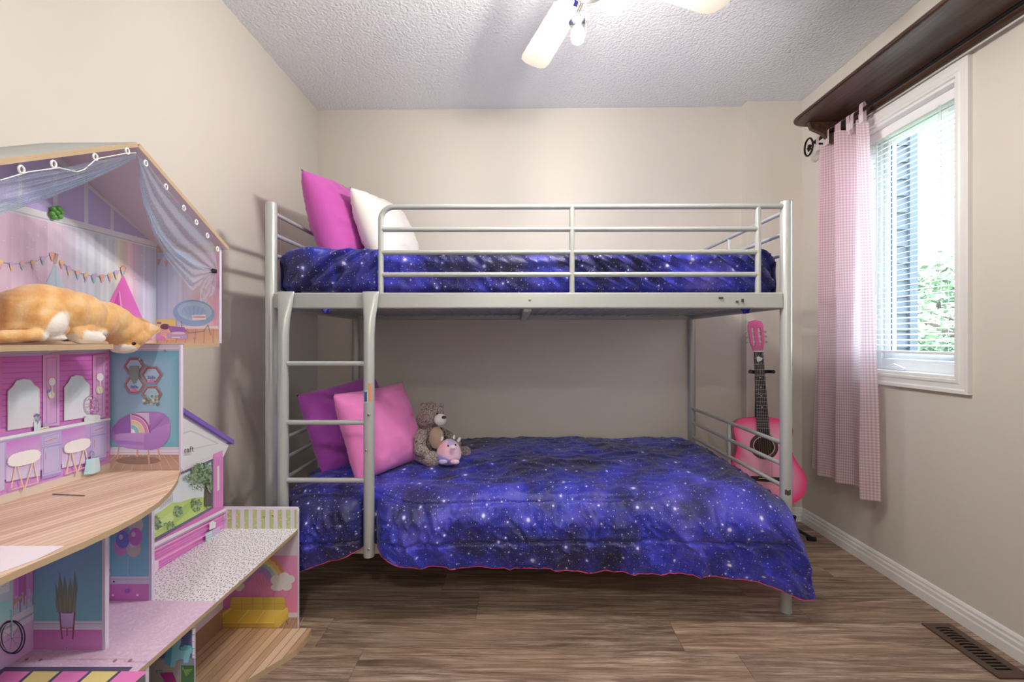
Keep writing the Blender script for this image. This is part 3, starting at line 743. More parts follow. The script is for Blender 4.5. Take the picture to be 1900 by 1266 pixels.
MB().prism(sh_out(.012), lambda u,v,h: (u,v,h), SZ+.006, SZ+.016).build('edge_moulding', M['walnut'], sh, bevel=.004, seg=3)
MB().box(XR-.018, XR, SY0, SY1-.05, SZ-.03, SZ).build('back_cleat', M['walnut'], sh, bevel=.003)
def bracket(y):
    P_ = [(0,0),(.20,0),(.185,-.035),(.13,-.06),(.09,-.10),(.05,-.118),(0,-.125)]
    MB().prism(P_, lambda u,v,h: (XR-u, h, SZ+v), y-.011, y+.011).build('bracket', M['walnut'], sh, bevel=.002)
bracket(2.285); bracket(.75)
# curtain rod with scroll finial
M['iron'] = plain('black_iron', S(34,30,30), .35, .7)
RX, RZ = 1.578, 2.123
rod = thing('curtain_rod', (RX, 1.4, RZ), 'black metal curtain rod with scroll end under the shelf', 'curtain rod')
MB().tube([(RX,.72,RZ),(RX,2.405,RZ)], .0085, 14).build('rod', M['iron'], rod, smooth=True)
fc = Vector((RX, 2.445, RZ-.006))
MB().tube([fc + Vector((.0, .034*math.cos(q), .046*math.sin(q))) for q in [i*2*math.pi/28 for i in range(28)]], .005, 10, closed=True).build('finial_ring', M['iron'], rod, smooth=True)
f2 = MB(); 
for q in range(5):
    a = q*1.2566; f2.ball(fc + Vector((0, .010*math.cos(a)-.004, .012*math.sin(a)-.006)), (.005,.007,.009), n=10)
f2.tube([fc + Vector((0,-.034,0)), fc + Vector((0,-.006,-.006))], .004, 8); f2.build('finial_flower', M['iron'], rod, smooth=True)
for y in (2.385, .8): MB().tube([(RX,y,RZ-.009),(RX,y,RZ-.014),(XR-.008,y,RZ-.014),(XR,y,RZ-.014)], .005, 8).build('rod_holder', M['iron'], rod, smooth=True)
# gingham curtain
t = NT('pink_gingham'); uv = t.nt.nodes.new('ShaderNodeTexCoord').outputs['UV']; sx = t.n('ShaderNodeSeparateXYZ', None, Vector=uv)
def band(s_): return t.math('GREATER_THAN', t.math('FRACT', t.math('MULTIPLY', s_, 1/.0135)), .5)
g = t.math('MULTIPLY', t.math('ADD', band(sx.outputs[0]), band(sx.outputs[1])), .5)
cc = t.mix(g, S(252,247,250), S(234,194,208))
df = t.n('ShaderNodeBsdfDiffuse', None, Color=cc); tl_ = t.n('ShaderNodeBsdfTranslucent', None, Color=cc)
mx = t.n('ShaderNodeMixShader', None, i0=.5, i1=df.outputs[0], i2=tl_.outputs[0]); t.set(t.out.inputs[0], mx.outputs[0]); M['gingham'] = t.mat
def curtain():
    mb = MB(); NU, NV = 170, 60; uv = []
    ytf, ytn, ybf, ybn = 2.365, 2.045, 2.445, 2.005     # far and near edges at the top and at the hem
    ZT_, = (RZ-.05,)
    def zb(u): return .325 + .03*u + (.022 if u < .75 else -.012)*1.0 - (.0 if u < .75 else .0) - .02*sst(.1,.0,u)*-1
    def fn(u, v):
        y = (ytf + (ytn-ytf)*u)*(1-v) + (ybf + (ybn-ybf)*u)*v
        ph = u*2*math.pi*3.2 + .5*math.sin(v*2.0) + .9*math.sin(u*5)
        amp = .038*(1-.4*v) + .008*math.sin(v*5+u*3)
        x = RX + .012 + amp*math.sin(ph) + .010*math.sin(u*31 + v*1.5)*(1-.5*v) + .006*nz3(u*9, v*4, 2)
        x = min(x, XR-.022) 
        y += .012*math.sin(ph*1.0+1.2)*(1-v*.4)
        z = ZT_ + (zb(u)-ZT_)*v
        z += (1-v)**6*.012*math.sin(u*24)
        return (x, y, z)
    mb.grid(NU, NV, fn)
    for i in range(NU+1):
        for j in range(NV+1): uv.append((i/NU*.86, j/NV*1.74))
    mb.uv = uv
    root = thing('curtain', (RX, 2.16, .33), 'pale pink gingham tab top curtain hanging beside the window', 'curtain')
    o = mb.build('panel', M['gingham'], root, smooth=True, sharp=180, fixn=False)
    for k in range(8):
        u = (k+.5)/8; y = ytf+(ytn-ytf)*u; hgt = .0 if k < 7 else .02
        p = MB(); w_ = .011; loop = []
        for q in range(15):
            a = -math.pi*.5 + 2*math.pi*q/14*.0 + math.pi*(q/14); 
            loop.append((RX - (.0125+.002*(k%3))*math.cos(math.pi*q/14), RZ + hgt*math.sin(math.pi*q/14) + (.0135)*math.sin(math.pi*q/14)))
        loop = [(RX-.016, RZ-.065)] + loop + [(RX+.016, RZ-.065)]
        n = len(loop); uv2 = []
        for i, (x, z) in enumerate(loop):
            for s_ in (-1, 1): p.v.append(Vector((x, y + s_*w_ + (i/n-.5)*.02*(1 if k % 2 else -1), z))); uv2.append((s_*w_+k*.1, i*.012))
        for i in range(n-1): p.f.append([2*i, 2*i+1, 2*i+3, 2*i+2]); p.m.append(0)
        p.uv = uv2; p.build('tab', M['gingham'], root, smooth=True, sharp=180, fixn=False)
curtain()
# ------------------------------------------------------------------ floor register
M['vent'] = plain('brown_metal', S(92,70,60), .4, .3); M['ventdark'] = plain('duct_dark', S(18,14,12), .8)
vx0, vx1, vy0, vy1 = 1.508, 1.612, 1.418, 1.688
vt = thing('floor_vent', ((vx0+vx1)/2, (vy0+vy1)/2, 0), 'brown metal floor register beside the right baseboard', 'vent')
MB().box(vx0+.02, vx1-.02, vy0+.02, vy1-.02, .0002, .0008).build('duct', M['ventdark'], vt)
sx0, sx1, sy0, sy1 = vx0+.026, vx1-.026, vy0+.03, vy1-.022
fr = MB()
fr.box(vx0, sx0, vy0, vy1, .0002, .005).box(sx1, vx1, vy0, vy1, .0002, .005).box(sx0, sx1, vy0, sy0, .0002, .005).box(sx0, sx1, sy1, vy1, .0002, .005)
fr.build('frame', M['vent'], vt)
NL = 15
for k in range(NL+1):
    y = sy0 + (sy1-sy0)*k/NL; cv = .004 if k > 7 else 0
    mb = MB(); mb.grid(8, 1, lambda u, v: (sx0+(sx1-sx0)*u, y + (v-.5)*.006 + cv*math.sin(u*math.pi), .0046))
    mb.build('louvre', M['vent'], vt).modifiers.new('s', 'SOLIDIFY').thickness = .002
# ------------------------------------------------------------------ guitar on its stand
t = NT('pink_burst_lacquer'); at = t.n('ShaderNodeAttribute', {'attribute_name': 'Col'}); t.P(Base_Color=at.outputs['Color'], Roughness=.18, Coat_Weight=.4); M['gpink'] = t.mat
M['gside'] = plain('pink_side', S(205,70,120), .25); M['fretboard'] = plain('black_fretboard', S(28,28,32), .45); M['steel'] = plain('string_steel', S(200,200,200), .3, .9)
M['hole'] = plain('hole_dark', S(60,45,34), .9); M['rosette'] = plain('rosette', S(70,50,50), .4); M['rosering'] = plain('rosette_ring', S(250,190,215), .4)
M['bonewhite'] = plain('bone_white', S(240,238,232), .4); M['head'] = plain('headstock_pink', S(240,110,170), .3); M['black'] = plain('black_plastic', S(20,20,22), .4)
gb = oy(1424, 938, 2.28); gtop = oy(1403, 592, 2.40)
gax = (gtop - gb); GL = gax.length; gax.normalize()
gn = Vector((-.28, -1, .12)); gn = (gn - gax*gn.dot(gax)).normalized(); gx = gax.cross(gn).normalized()
if gx.x < 0: gx = -gx
def G(u, v, h): return gb + gx*u + gax*v + gn*h      # u across, v up the neck, h out of the face
gt = thing('guitar', gb, 'bright pink acoustic guitar with black neck standing in the corner', 'guitar')
half = [(0,0),(.06,.003),(.115,.017),(.155,.045),(.178,.085),(.185,.13),(.178,.175),(.158,.215),(.140,.25),(.130,.285),(.129,.315),(.135,.35),(.140,.385),(.136,.415),(.118,.440),(.085,.453),(.04,.457),(0,.457)]
def cr(pts, n=4):
    o = []
    for i in range(len(pts)-1):
        p0, p1, p2, p3 = pts[max(i-1,0)], pts[i], pts[i+1], pts[min(i+2, len(pts)-1)]
        for q in range(n):
            s_ = q/n; o.append(tuple(.5*((2*p1[c])+(-p0[c]+p2[c])*s_+(2*p0[c]-5*p1[c]+4*p2[c]-p3[c])*s_**2+(-p0[c]+3*p1[c]-3*p2[c]+p3[c])*s_**3) for c in (0,1)))
    return o + [pts[-1]]
hs_ = cr(half); GS = GL/1.0; outl = hs_ + [(-u, v) for u, v in reversed(hs_[1:-1])]
outl = [(u*GS*1.02, v*GS*1.0) for u, v in outl]; cvv = .23*GS; D_ = .085
body = MB(); n = len(outl); rings = [1, .93, .85, .74, .6, .4, .2]; body.col = []
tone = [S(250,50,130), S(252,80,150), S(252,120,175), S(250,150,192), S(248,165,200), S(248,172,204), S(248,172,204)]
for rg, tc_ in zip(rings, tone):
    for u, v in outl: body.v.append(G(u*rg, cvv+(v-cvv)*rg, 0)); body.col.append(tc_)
for k in range(len(rings)-1):
    for j in range(n): body.f.append([k*n+j, k*n+(j+1)%n, (k+1)*n+(j+1)%n, (k+1)*n+j]); body.m.append(0)
body.f.append([(len(rings)-1)*n+j for j in range(n)]); body.m.append(0)
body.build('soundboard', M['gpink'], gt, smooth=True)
sd = MB(); sd.prism(outl, G, -D_, -.0006); sd.build('body', M['gside'], gt, smooth=True, sharp=50)
hv = .305*GS; gm4 = Matrix((gx, gax, gn)).transposed().to_4x4(); gm4.translation = G(0, hv, 0)
MB().lathe([(.066,.0002),(.066,.0008),(.048,.0008)], gm4, 40).build('rosette', M['rosette'], gt)
MB().lathe([(.050,.0009),(.050,.0013),(.046,.0013)], gm4, 40).build('rosette_ring', M['rosering'], gt)
MB().lathe([(.0465,.0009),(.0465,.0016),(.001,.0016)], gm4, 40).build('sound_hole', M['hole'], gt)
nut = .815*GS; fbw = lambda v: .0215 + (.029-.0215)*max(0,(nut-v))/(nut-.35*GS)
nk = MB(); nk.prism([(-.029,.36*GS),(.029,.36*GS),(.0215,nut),(-.0215,nut)], G, .001, .010); nk.build('fretboard', M['fretboard'], gt)
MB().prism([(-.024,.45*GS),(.024,.45*GS),(.019,nut),(-.019,nut)], G, -.018, .001).build('neck', M['head'], gt, bevel=.006)
frs = MB(); sc = .62*GS; v_ = nut; k = 0
while True:
    k += 1; v = nut - sc*(1-2**(-k/12))
    if v < .365*GS or k > 19: break
    w_ = fbw(v); frs.prism([(-w_,v-.0009),(w_,v-.0009),(w_,v+.0009),(-w_,v+.0009)], G, .010, .0112)
frs.build('frets', M['steel'], gt)
for k in (5, 7, 9, 12):
    v = nut - sc*(1-.5*(2**(-k/12)+2**(-(k-1)/12)))
    mm = gm4.copy(); mm.translation = G(0, v, .010); MB().lathe([(.0032,0),(.0032,.0004)], mm, 12).build('position_dot', M['bonewhite'], gt)
MB().prism([(-.022,nut),(.022,nut),(.022,nut+.006),(-.022,nut+.006)], G, .002, .0125).build('nut', M['bonewhite'], gt)
# headstock with two slots
h0, h1 = nut+.006, GL
oh = [(-.022,h0),(-.034,h0+.045),(-.038,h1-.03),(-.030,h1-.010),(0,h1),(.030,h1-.010),(.038,h1-.03),(.034,h0+.045),(.022,h0)]
slotL = [(-.021,h0+.035),(-.021,h1-.045),(-.009,h1-.045),(-.009,h0+.035)]
hb = MB()
def hp(poly): hb.prism(poly, lambda u,v,h: G(u, v, h - .18*(v-h0)), -.012, .004)
hp([oh[0], oh[1], (-.0215,h0+.03), (.0215,h0+.03), oh[7], oh[8]])
hp([oh[1], oh[2], (-.037,h1-.045), (-.021,h1-.045), (-.021,h0+.03)]); hp([(.021,h0+.03),(.021,h1-.045),(.037,h1-.045),oh[6],oh[7]])
hp([(-.009,h0+.03),(-.009,h1-.045),(.009,h1-.045),(.009,h0+.03)]); hp([(-.0375,h1-.045),oh[2],oh[3],oh[4],oh[5],oh[6],(.0375,h1-.045)])
hb.build('headstock', M['head'], gt)
for sg in (-1, 1):
    for k in range(3):
        v = h0 + .05 + k*.028; hh_ = -.004 - .18*(v-h0)
        pg = MB().tube([G(sg*.007,v,hh_), G(sg*.023,v,hh_)], .0045, 10).build('roller', M['bonewhite'], gt, smooth=True)
        MB().tube([G(sg*.034,v,hh_-.004), G(sg*.043,v,hh_-.004), G(sg*.0435,v,hh_-.004), G(sg*.052,v,hh_-.004)], [.002,.002,.0065,.0055], 10).build('tuning_key', M['steel'], pg, smooth=True)
bv = .135*GS
MB().prism([(-.07,bv-.012),(.07,bv-.012),(.07,bv+.012),(-.07,bv+.012)], G, .0, .008).build('bridge', M['black'], gt, bevel=.002)
MB().prism([(-.035,bv+.002),(.035,bv+.002),(.035,bv+.005),(-.035,bv+.005)], G, .008, .011).build('saddle', M['bonewhite'], gt)
st_ = MB()
for k in range(6):
    f = (k-2.5)/2.5; st_.tube([G(f*.028, bv+.003, .0115), G(f*.017, nut+.003, .0132), G(f*.012, nut+.03, .0)], .0006, 5)
st_.build('strings', M['steel'], gt)
pk = [(-.013,.011),(-.006,.015),(.006,.010),(.015,0),(.006,-.010),(-.006,-.015),(-.013,-.011)]; pv = .775*GS
tag(MB().prism([(u+.001, pv+v) for u, v in pk], G, .0138, .0152).build('guitar_pick', M['bonewhite'], bevel=.0005), 'white guitar pick tucked under the strings of the pink guitar', 'guitar pick')
# stand: column, neck yoke, cradle, three legs
gs = thing('guitar_stand', (gb.x, gb.y+.12, 0), 'black tubular stand holding the pink guitar, foot near the baseboard', 'guitar stand')
pb = Vector((gb.x-.005, gb.y+.105, .22)); pt_ = G(0, .70*GS, -.05)
def stub(nm, pts, r, sm=True): return MB().tube(pts, r, 12).build(nm, M['black'], gs, smooth=sm)
stub('column', [pb, pt_], .009)
stub('yoke_stem', [pt_, G(0, .715*GS, -.03)], .007)
stub('yoke', [G(-.046,.708*GS,.018), G(-.042,.708*GS,-.02), G(0,.705*GS,-.03), G(.05,.708*GS,-.02), G(.062,.704*GS,.02)], .0095)
stub('height_knob', [pb+(pt_-pb)*.62, pb+(pt_-pb)*.62+Vector((-.045,-.01,0))], .010)
for sg in (-1, 1):
    stub('cradle_arm', [pb, Vector((gb.x+sg*.06, gb.y+.09, .17)), Vector((gb.x+sg*.115, gb.y-.0, .155)), Vector((gb.x+sg*.115, gb.y-.03, .16)), Vector((gb.x+sg*.115, gb.y-.035, .185))], .0085)
for end in ((1.42+.14, gb.y+.10, .011), (gb.x-.02, gb.y+.30, .011), (gb.x-.1, gb.y-.02, .011)):
    e_ = Vector(end); l_ = stub('leg', [pb, pb+(e_-pb)*.5+Vector((0,0,-.02)), e_], .0085)
    d_ = (e_-pb); d_.z = 0; d_.normalize(); MB().tube([e_-d_*.03+Vector((0,0,.002)), e_+d_*.012], .011, 12).build('rubber_foot', M['black'], l_, smooth=True)
# ------------------------------------------------------------------ dollhouse
def print_mat():
    t = NT('printed_board_art'); a = t.n('ShaderNodeAttribute', {'attribute_name': 'Col'})
    t.P(Base_Color=t.n('ShaderNodeGamma', None, Color=a.outputs['Color'], Gamma=.64).outputs[0], Roughness=.4); return t.mat
DX = -1.076                                   # front face of its back boards; it stands along the left wall
DZ0, DZ1, DZ2, DZ3 = .02, .380, .724, 1.056   # floor levels
M['board'] = plain('dollhouse_board', S(226,218,240), .5); M['edge'] = plain('raw_board_edge', S(196,170,138), .7, var=.15)
M['shingle'] = plain('grey_shingle_print', S(196,200,200), .6, var=.2)
M['roofin'] = plain('lilac_grey_board', S(222,214,230), .5); M['lilacroof'] = plain('violet_board', S(140,110,205), .5)
def plankmat(name, w, rot, cols, gap):
    t = NT(name); co = t.coord('Object', rot=(0,0,rot)); sp = t.n('ShaderNodeSeparateXYZ', None, Vector=co)
    q = t.math('MULTIPLY', sp.outputs[0], 1/w); idx = t.math('FLOOR', q); fr = t.math('FRACT', q)
    rn = t.n('ShaderNodeTexWhiteNoise', {'noise_dimensions': '1D'}, W=idx)
    gr = t.n('ShaderNodeTexNoise', None, Vector=t.n('ShaderNodeMapping', None, Vector=co, Scale=(160,9,1)).outputs[0], Scale=1.0, Detail=4.0, Roughness=.6)
    f = t.math('ADD', t.math('MULTIPLY', rn.outputs[0], .5), t.math('MULTIPLY', gr.outputs[0], .6))
    c = t.ramp(f, [(.2, cols[0]), (.5, cols[1]), (.85, cols[2])])
    ln = t.math('LESS_THAN', fr, .10); t.P(Base_Color=t.mix(t.math('MULTIPLY', ln, .85), c, gap), Roughness=.5); return t.mat
M['oakprint'] = plankmat('oak_floor_print', .0155, .30, (S(206,170,142), S(226,194,168), S(240,214,192)), S(170,130,104))
M['walprint'] = plankmat('tan_floor_print', .028, 0.06, (S(190,152,120), S(222,186,152), S(240,212,184)), S(150,112,84))
t = NT('speckled_floor_print'); co = t.coord('Object', scale=(1,.55,1), rot=(0,0,.5)); v = t.n('ShaderNodeTexVoronoi', {'voronoi_dimensions': '2D'}, Vector=co, Scale=165.0)
t.P(Base_Color=t.mix(t.math('LESS_THAN', v.outputs['Distance'], .22), S(240,238,242), S(120,116,130)), Roughness=.5); M['speck'] = t.mat
t = NT('pink_carpet_print'); co = t.coord('Object'); n_ = t.n('ShaderNodeTexNoise', None, Vector=co, Scale=38.0, Detail=2.0, Distortion=3.0)
t.P(Base_Color=t.ramp(n_.outputs[0], [(.40, S(232,204,230)), (.5, S(224,190,222)), (.6, S(236,210,234))]).outputs[0], Roughness=.6); M['pinkfloor'] = t.mat
M['print'] = print_mat()
dh = thing('dollhouse', (-.95, 1.1, 0), 'tall pastel wooden dollhouse with printed rooms against the left wall', 'dollhouse')
TH = .009
def xboard(name, poly, mat=None, x=DX):       # board in the plane x = const, polygon of (y, z)
    return MB().prism(poly, lambda u,v,h: (h, u, v), x-TH, x).build(name, mat or M['board'], dh)
def yboard(name, poly, y, mat=None):          # board facing the camera, polygon of (x, z)
    return MB().prism(poly, lambda u,v,h: (u, h, v), y, y+TH).build(name, mat or M['board'], dh)
def zboard(name, poly, z, mat, th=.011):      # floor board: top printed, edge raw; polygon of (x, y)
    mb = MB(); n = len(poly); mb.prism(poly, lambda u,v,h: (u, v, h), z-th, z, 1); mb.m[1] = 0; 
    return mb.build(name, [mat, M['edge']], dh)
RY, RZ_, EZ, YE0, YE1 = 1.005, 1.508, 1.345, .708, 1.302
b_top = xboard('back_board', [(YE0,DZ3),(YE1,DZ3),(YE1,EZ),(RY,RZ_),(YE0,EZ)])
b_van = xboard('back_board', [(.56,DZ2),(1.153,DZ2),(1.153,DZ3-.011),(.56,DZ3-.011)])
b_low = xboard('back_board', [(.56,DZ1),(1.153,DZ1),(1.153,DZ2-.011),(.56,DZ2-.011)])
b_win = xboard('back_board', [(1.153,DZ1),(1.60,DZ1),(1.60,.690),(1.632,.684),(1.376,.846),(1.153,.704)])
b_bot = xboard('back_board', [(.56,DZ0),(1.60,DZ0),(1.60,DZ1-.011),(.56,DZ1-.011)])
def rc(pts, i, r=.012, n=5):   # round corner i of a polygon
    p0, p1, p2 = (Vector(pts[i-1]), Vector(pts[i]), Vector(pts[(i+1) % len(pts)])); a = p1+(p0-p1).normalized()*r; b = p1+(p2-p1).normalized()*r
    arc = [tuple((1-s)**2*a + 2*(1-s)*s*p1 + s*s*b) for s in [q/n for q in range(n+1)]]; return pts[:i] + arc + pts[i+1:]
YP = {'fence':1.60, 'blue':1.153, 'plant':.968, 'top':1.302, 'b1':1.075, 'b0':.928}
p_fence = yboard('cross_board', rc([(DX,0),(-.801,0),(-.801,.457),(DX,.457)], 2), YP['fence'])
p_blue = yboard('cross_board', [(DX,DZ2),(-.888,DZ2),(-.888,1.053),(DX,1.053)], YP['blue'])
p_bal = yboard('cross_board', [(DX,DZ1),(-.965,DZ1),(-.965,DZ2-.011),(DX,DZ2-.011)], YP['blue'])
p_plant = yboard('cross_board', [(DX,DZ1),(-.914,DZ1),(-.914,DZ2-.011),(DX,DZ2-.011)], YP['plant'])
p_top = yboard('cross_board', [(DX,DZ3),(-.886,DZ3),(-.886,EZ),(DX,EZ)], YP['top'])
p_b1 = yboard('cross_board', [(DX,DZ0),(-.798,DZ0),(-.798,DZ1-.011),(DX,DZ1-.011)], YP['b1'])
p_b0 = yboard('cross_board', [(DX,DZ0),(-.790,DZ0),(-.790,DZ1-.011),(DX,DZ1-.011)], YP['b0'])
yboard('cross_board', [(DX,0),(-.86,0),(-.86,DZ3-.011),(DX,DZ3-.011)], .56); yboard('cross_board', [(DX,DZ3),(-.886,DZ3),(-.886,EZ),(DX,EZ)], YE0-TH)
# floors
zboard('floor_board', [(DX,.56),(-.80,.56),(-.84,1.345),(-.752,1.485),(-.745,1.56),(-.752,1.60),(DX,1.60)], DZ0, M['walprint'], .02)
f1 = zboard('floor_board', [(DX,.569),(-.785,.569),(-.79,1.153),(DX,1.153)], DZ1, M['pinkfloor'])
f1b = zboard('floor_board', [(DX,1.153),(-.79,1.153),(-.80,1.575),(-.802,1.60),(DX,1.60)], DZ1, M['speck'])
f2 = zboard('floor_board', [(DX,.569),(-.745,.569),(-.742,.66),(-.735,.74),(-.735,.80),(-.742,.86),(-.757,.92),(-.785,.985),(-.812,1.035),(-.840,1.083),(-.868,1.121),(-.885,1.150),(DX,1.152)], DZ2, M['oakprint'])
zboard('floor_board', [(DX,YE0),(-.895,YE0),(-.895,.967),(-1.05,.967),(-1.05,1.163),(-.887,1.163),(-.887,YE1),(DX,YE1)], DZ3, M['oakprint'])
# roof: two boards meeting on a ridge that runs out from the wall
RXF = -.872
def roof(y0, z0, y1, z1, ext):
    d = Vector((y1-y0, z1-z0)).normalized(); nn = Vector((-d.y, d.x)); nn = nn if nn.y > 0 else -nn
    a = Vector((y0, z0)); b = Vector((y1, z1)) + d*ext
    pl = [tuple(a), tuple(b), tuple(b+nn*.010), tuple(a+nn*.010)]
    mb = MB(); mb.prism(pl, lambda u,v,h: (h,u,v), DX-TH, RXF, 1); mb.m[4] = 0; mb.m[2] = 2
    return mb.build('roof_board', [M['shingle'], M['edge'], M['roofin']], dh)
roof(RY, RZ_, YE1, EZ, .02); roof(RY, RZ_, YE0, EZ, .03)
rb = MB(); rb.prism([(1.376,.846),(1.645,.675),(1.645,.691),(1.376,.862)], lambda u,v,h: (h,u,v), DX-.03, DX+.012); rb.prism([(1.376,.846),(1.15,.702),(1.15,.718),(1.376,.862)], lambda u,v,h: (h,u,v), DX-.03, DX+.012)
rb.build('roof_trim', M['lilacroof'], dh)
# ---- printed artwork: flat colour shapes lying on the boards
class Print:
    def __init__(s, plane, k, crop=(0,0,1)): s.pl = plane; s.k = k; s.c = crop; s.v = []; s.f = []; s.col = []; s.lay = .0006; s.rnd = random.Random(5)
    def crop(s, x, y, sc): s.c = (x, y, sc); return s
    def pt(s, p):
        x, y = s.c[0]+p[0]/s.c[2], s.c[1]+p[1]/s.c[2]
        q = {'x': ox, 'y': oy, 'z': oz}[s.pl](x, y, s.k); return q
    def off(s, q, d):
        return q + {'x': Vector((d,0,0)), 'y': Vector((0,-d,0)), 'z': Vector((0,0,d))}[s.pl]
    def world(s, pts, cols):
        o = len(s.v); s.lay += .00005
        s.v += [s.off(Vector(q), s.lay) for q in pts]; s.col += cols if isinstance(cols, list) else [cols]*len(pts); s.f.append(list(range(o, o+len(pts))))
    def poly(s, pts, c): s.world([s.pt(p) for p in pts], c)
    def rect(s, x0, y0, x1, y1, c, c2=None): s.poly([(x0,y0),(x1,y0),(x1,y1),(x0,y1)], [c,c,c2,c2] if c2 else c)
    def ell(s, x, y, rx, ry, c, n=26, a0=0, a1=6.2832, rot=0):
        ps = []
        for i in range(n):
            a = a0+(a1-a0)*i/(n if abs(a1-a0) > 6.28 else n-1); u, w = rx*math.cos(a), ry*math.sin(a); ps.append((x+u*math.cos(rot)-w*math.sin(rot), y+u*math.sin(rot)+w*math.cos(rot)))
        s.poly(ps, c)
    def line(s, pts, w, c):
        for a, b in zip(pts, pts[1:]):
            a, b = Vector(a), Vector(b); d = (b-a)
            if d.length < 1e-6: continue
            d.normalize(); n = Vector((-d.y, d.x))*w/2; e = d*w*.3; s.poly([a-e+n, b+e+n, b+e-n, a-e-n], c); s.lay -= .00005
        s.lay += .00005
    def ring(s, x, y, rx, ry, w, c, n=30, a0=0, a1=6.2832): s.line([(x+rx*math.cos(a0+(a1-a0)*i/n), y+ry*math.sin(a0+(a1-a0)*i/n)) for i in range(n+1)], w, c)
    def done(s, name, parent):
        mb = MB(); mb.v = s.v; mb.f = s.f; mb.m = [0]*len(s.f); mb.col = s.col; return mb.build(name, M['print'], parent, fixn=False)
def yz(p, y, z): return Vector((DX, y, z))
W_ = S(246,244,250)
# gable room
p = Print('x', DX).crop(0,240,3.0133)
ramp_c = [(0.0,(236,200,226)),(.35,(232,190,224)),(.52,(226,196,232)),(.62,(206,216,246)),(.74,(214,226,244)),(.80,(236,226,206)),(.85,(240,190,214)),(.90,(206,196,236)),(1,(190,206,240))]
def rampc(t_, tab):
    for (a, c), (b, d) in zip(tab, tab[1:]):
        if t_ <= b: f = (t_-a)/(b-a); return [c[i]+(d[i]-c[i])*f for i in range(3)]
    return list(tab[-1][1])
rnd = random.Random(11); NS = 74
for i in range(NS):
    y0, y1 = YE0+(YE1-YE0)*i/NS, YE0+(YE1-YE0)*(i+1)/NS; c = rampc(i/NS, ramp_c); g_ = rnd.uniform(-16, 12)
    c = S(*[min(255, max(0, q+g_)) for q in c]); p.world([(DX,y0,DZ3),(DX,y1,DZ3),(DX,y1,1.338),(DX,y0,1.338)], c); p.lay -= .00005
p.lay += .0001
p.world([(DX,YE0,1.352),(DX,YE1-.01,1.352),(DX,RY,1.502)], [S(150,126,214), S(176,160,226), S(190,180,230)])
for a, b in ((100,122),(295,320),(468,492),(617,634)): 
    q0 = p.pt((a, 450)).y; q1 = p.pt((b, 450)).y
    zt = 1.352 + (1.502-1.352)*(1-abs((q0+q1)/2-RY)/(YE1-RY)); p.world([(DX,q0,1.345),(DX,q1,1.345),(DX,q1,zt),(DX,q0,zt)], S(206,212,238))
for yy in (YE0, YE1): p.world([(DX,yy,1.35),(DX,yy+(RY-yy)*.035,1.35),(DX,RY,1.487),(DX,RY,1.502)], S(214,218,238))
p.world([(DX,YE0,1.335),(DX,YE1,1.335),(DX,YE1,1.356),(DX,YE0,1.356)], S(226,228,240)); p.world([(DX,YE0,1.339),(DX,YE1,1.339),(DX,YE1,1.3415),(DX,YE0,1.3415)], S(170,176,204))
p.world([(DX,YE0,DZ3),(DX,YE1,DZ3),(DX,YE1,DZ3+.018),(DX,YE0,DZ3+.018)], S(214,180,150))
p.poly([(305,745),(470,1180),(120,1180)], [S(184,216,244), S(206,226,246), S(190,218,244)]); p.poly([(305,760),(312,760),(316,1180),(298,1180)], S(160,200,236))
p.poly([(686,812),(850,1180),(500,1180)], [S(240,70,190), S(226,90,214), S(238,110,200)]); p.poly([(660,905),(700,1180),(560,1180)], S(214,40,170)); p.poly([(660,905),(668,905),(705,1180),(694,1180)], S(250,150,220))
for q in range(6): p.line([(288+q*7, 690+abs(q-3)*4), (300+q*2, 752)], 4, S(196,160,130))
for q in range(5): p.line([(668+q*8, 762+abs(q-2)*5), (681+q*2, 812)], 4, S(190,120,110))
bun = [(0,742),(60,752),(120,750),(180,744),(235,722),(285,698)]; bun2 = [(340,742),(380,776),(430,800),(475,814),(520,822),(565,822),(610,814),(645,800),(680,780)]
fc_ = [S(232,150,170), S(240,190,120), S(150,190,230), S(196,160,226), S(120,190,200), S(244,170,150)]
for bb in (bun, bun2):
    p.line(bb, 3, S(120,140,170))
    for i, (x, y) in enumerate(bb):
        p.poly([(x-11,y+6),(x+11,y+6),(x,y+44)], fc_[i % 6]); p.ell(x, y, 13, 13, fc_[(i*2+1) % 6], 12)
for i in range(40): p.ell(rnd.uniform(0,820), rnd.uniform(520,900), 3, 3, W_, 6); p.lay -= .00005
p.done('playroom_print', b_top)
# gable room end wall
p = Print('y', YP['top']).crop(0,240,3.0133)
ec = [(0,(168,178,226)),(.3,(176,196,234)),(.55,(208,200,222)),(.75,(226,188,190)),(1,(224,150,200))]
for i in range(24):
    x0, x1 = 868+355*i/24, 868+355*(i+1)/24; c = rampc(i/24, ec); g_ = rnd.uniform(-10,8); p.rect(x0, 640, x1, 1112, S(*[q+g_ for q in c])); p.lay -= .00005
p.lay += .0001
p.rect(846,632,1224,690, S(186,158,136)); p.rect(846,640,1224,652, S(160,128,104)); p.rect(868,1100,1222,1116, S(230,226,236)); p.rect(868,1116,1222,1200, S(196,146,112), S(214,170,138))
for q in range(7): p.line([(880+q*52,1200),(905+q*48,1116)], 3, S(150,104,80))
p.ell(1085,1028,116,74, S(112,164,216), rot=.08); p.ell(1090,1018,96,54, S(150,196,232), rot=.08); p.ell(1085,1022,70,36, S(132,182,226), rot=.08)
for q in range(5): p.line([(1030+q*28,990+abs(q-2)*4),(1050+q*18,1040)], 2.5, S(96,146,204))
p.line([(1015,1075),(1020,1110),(1060,1140),(1140,1130),(1165,1095)], 4, S(110,96,110)); p.line([(1165,1095),(1180,1150)], 4, S(110,96,110))
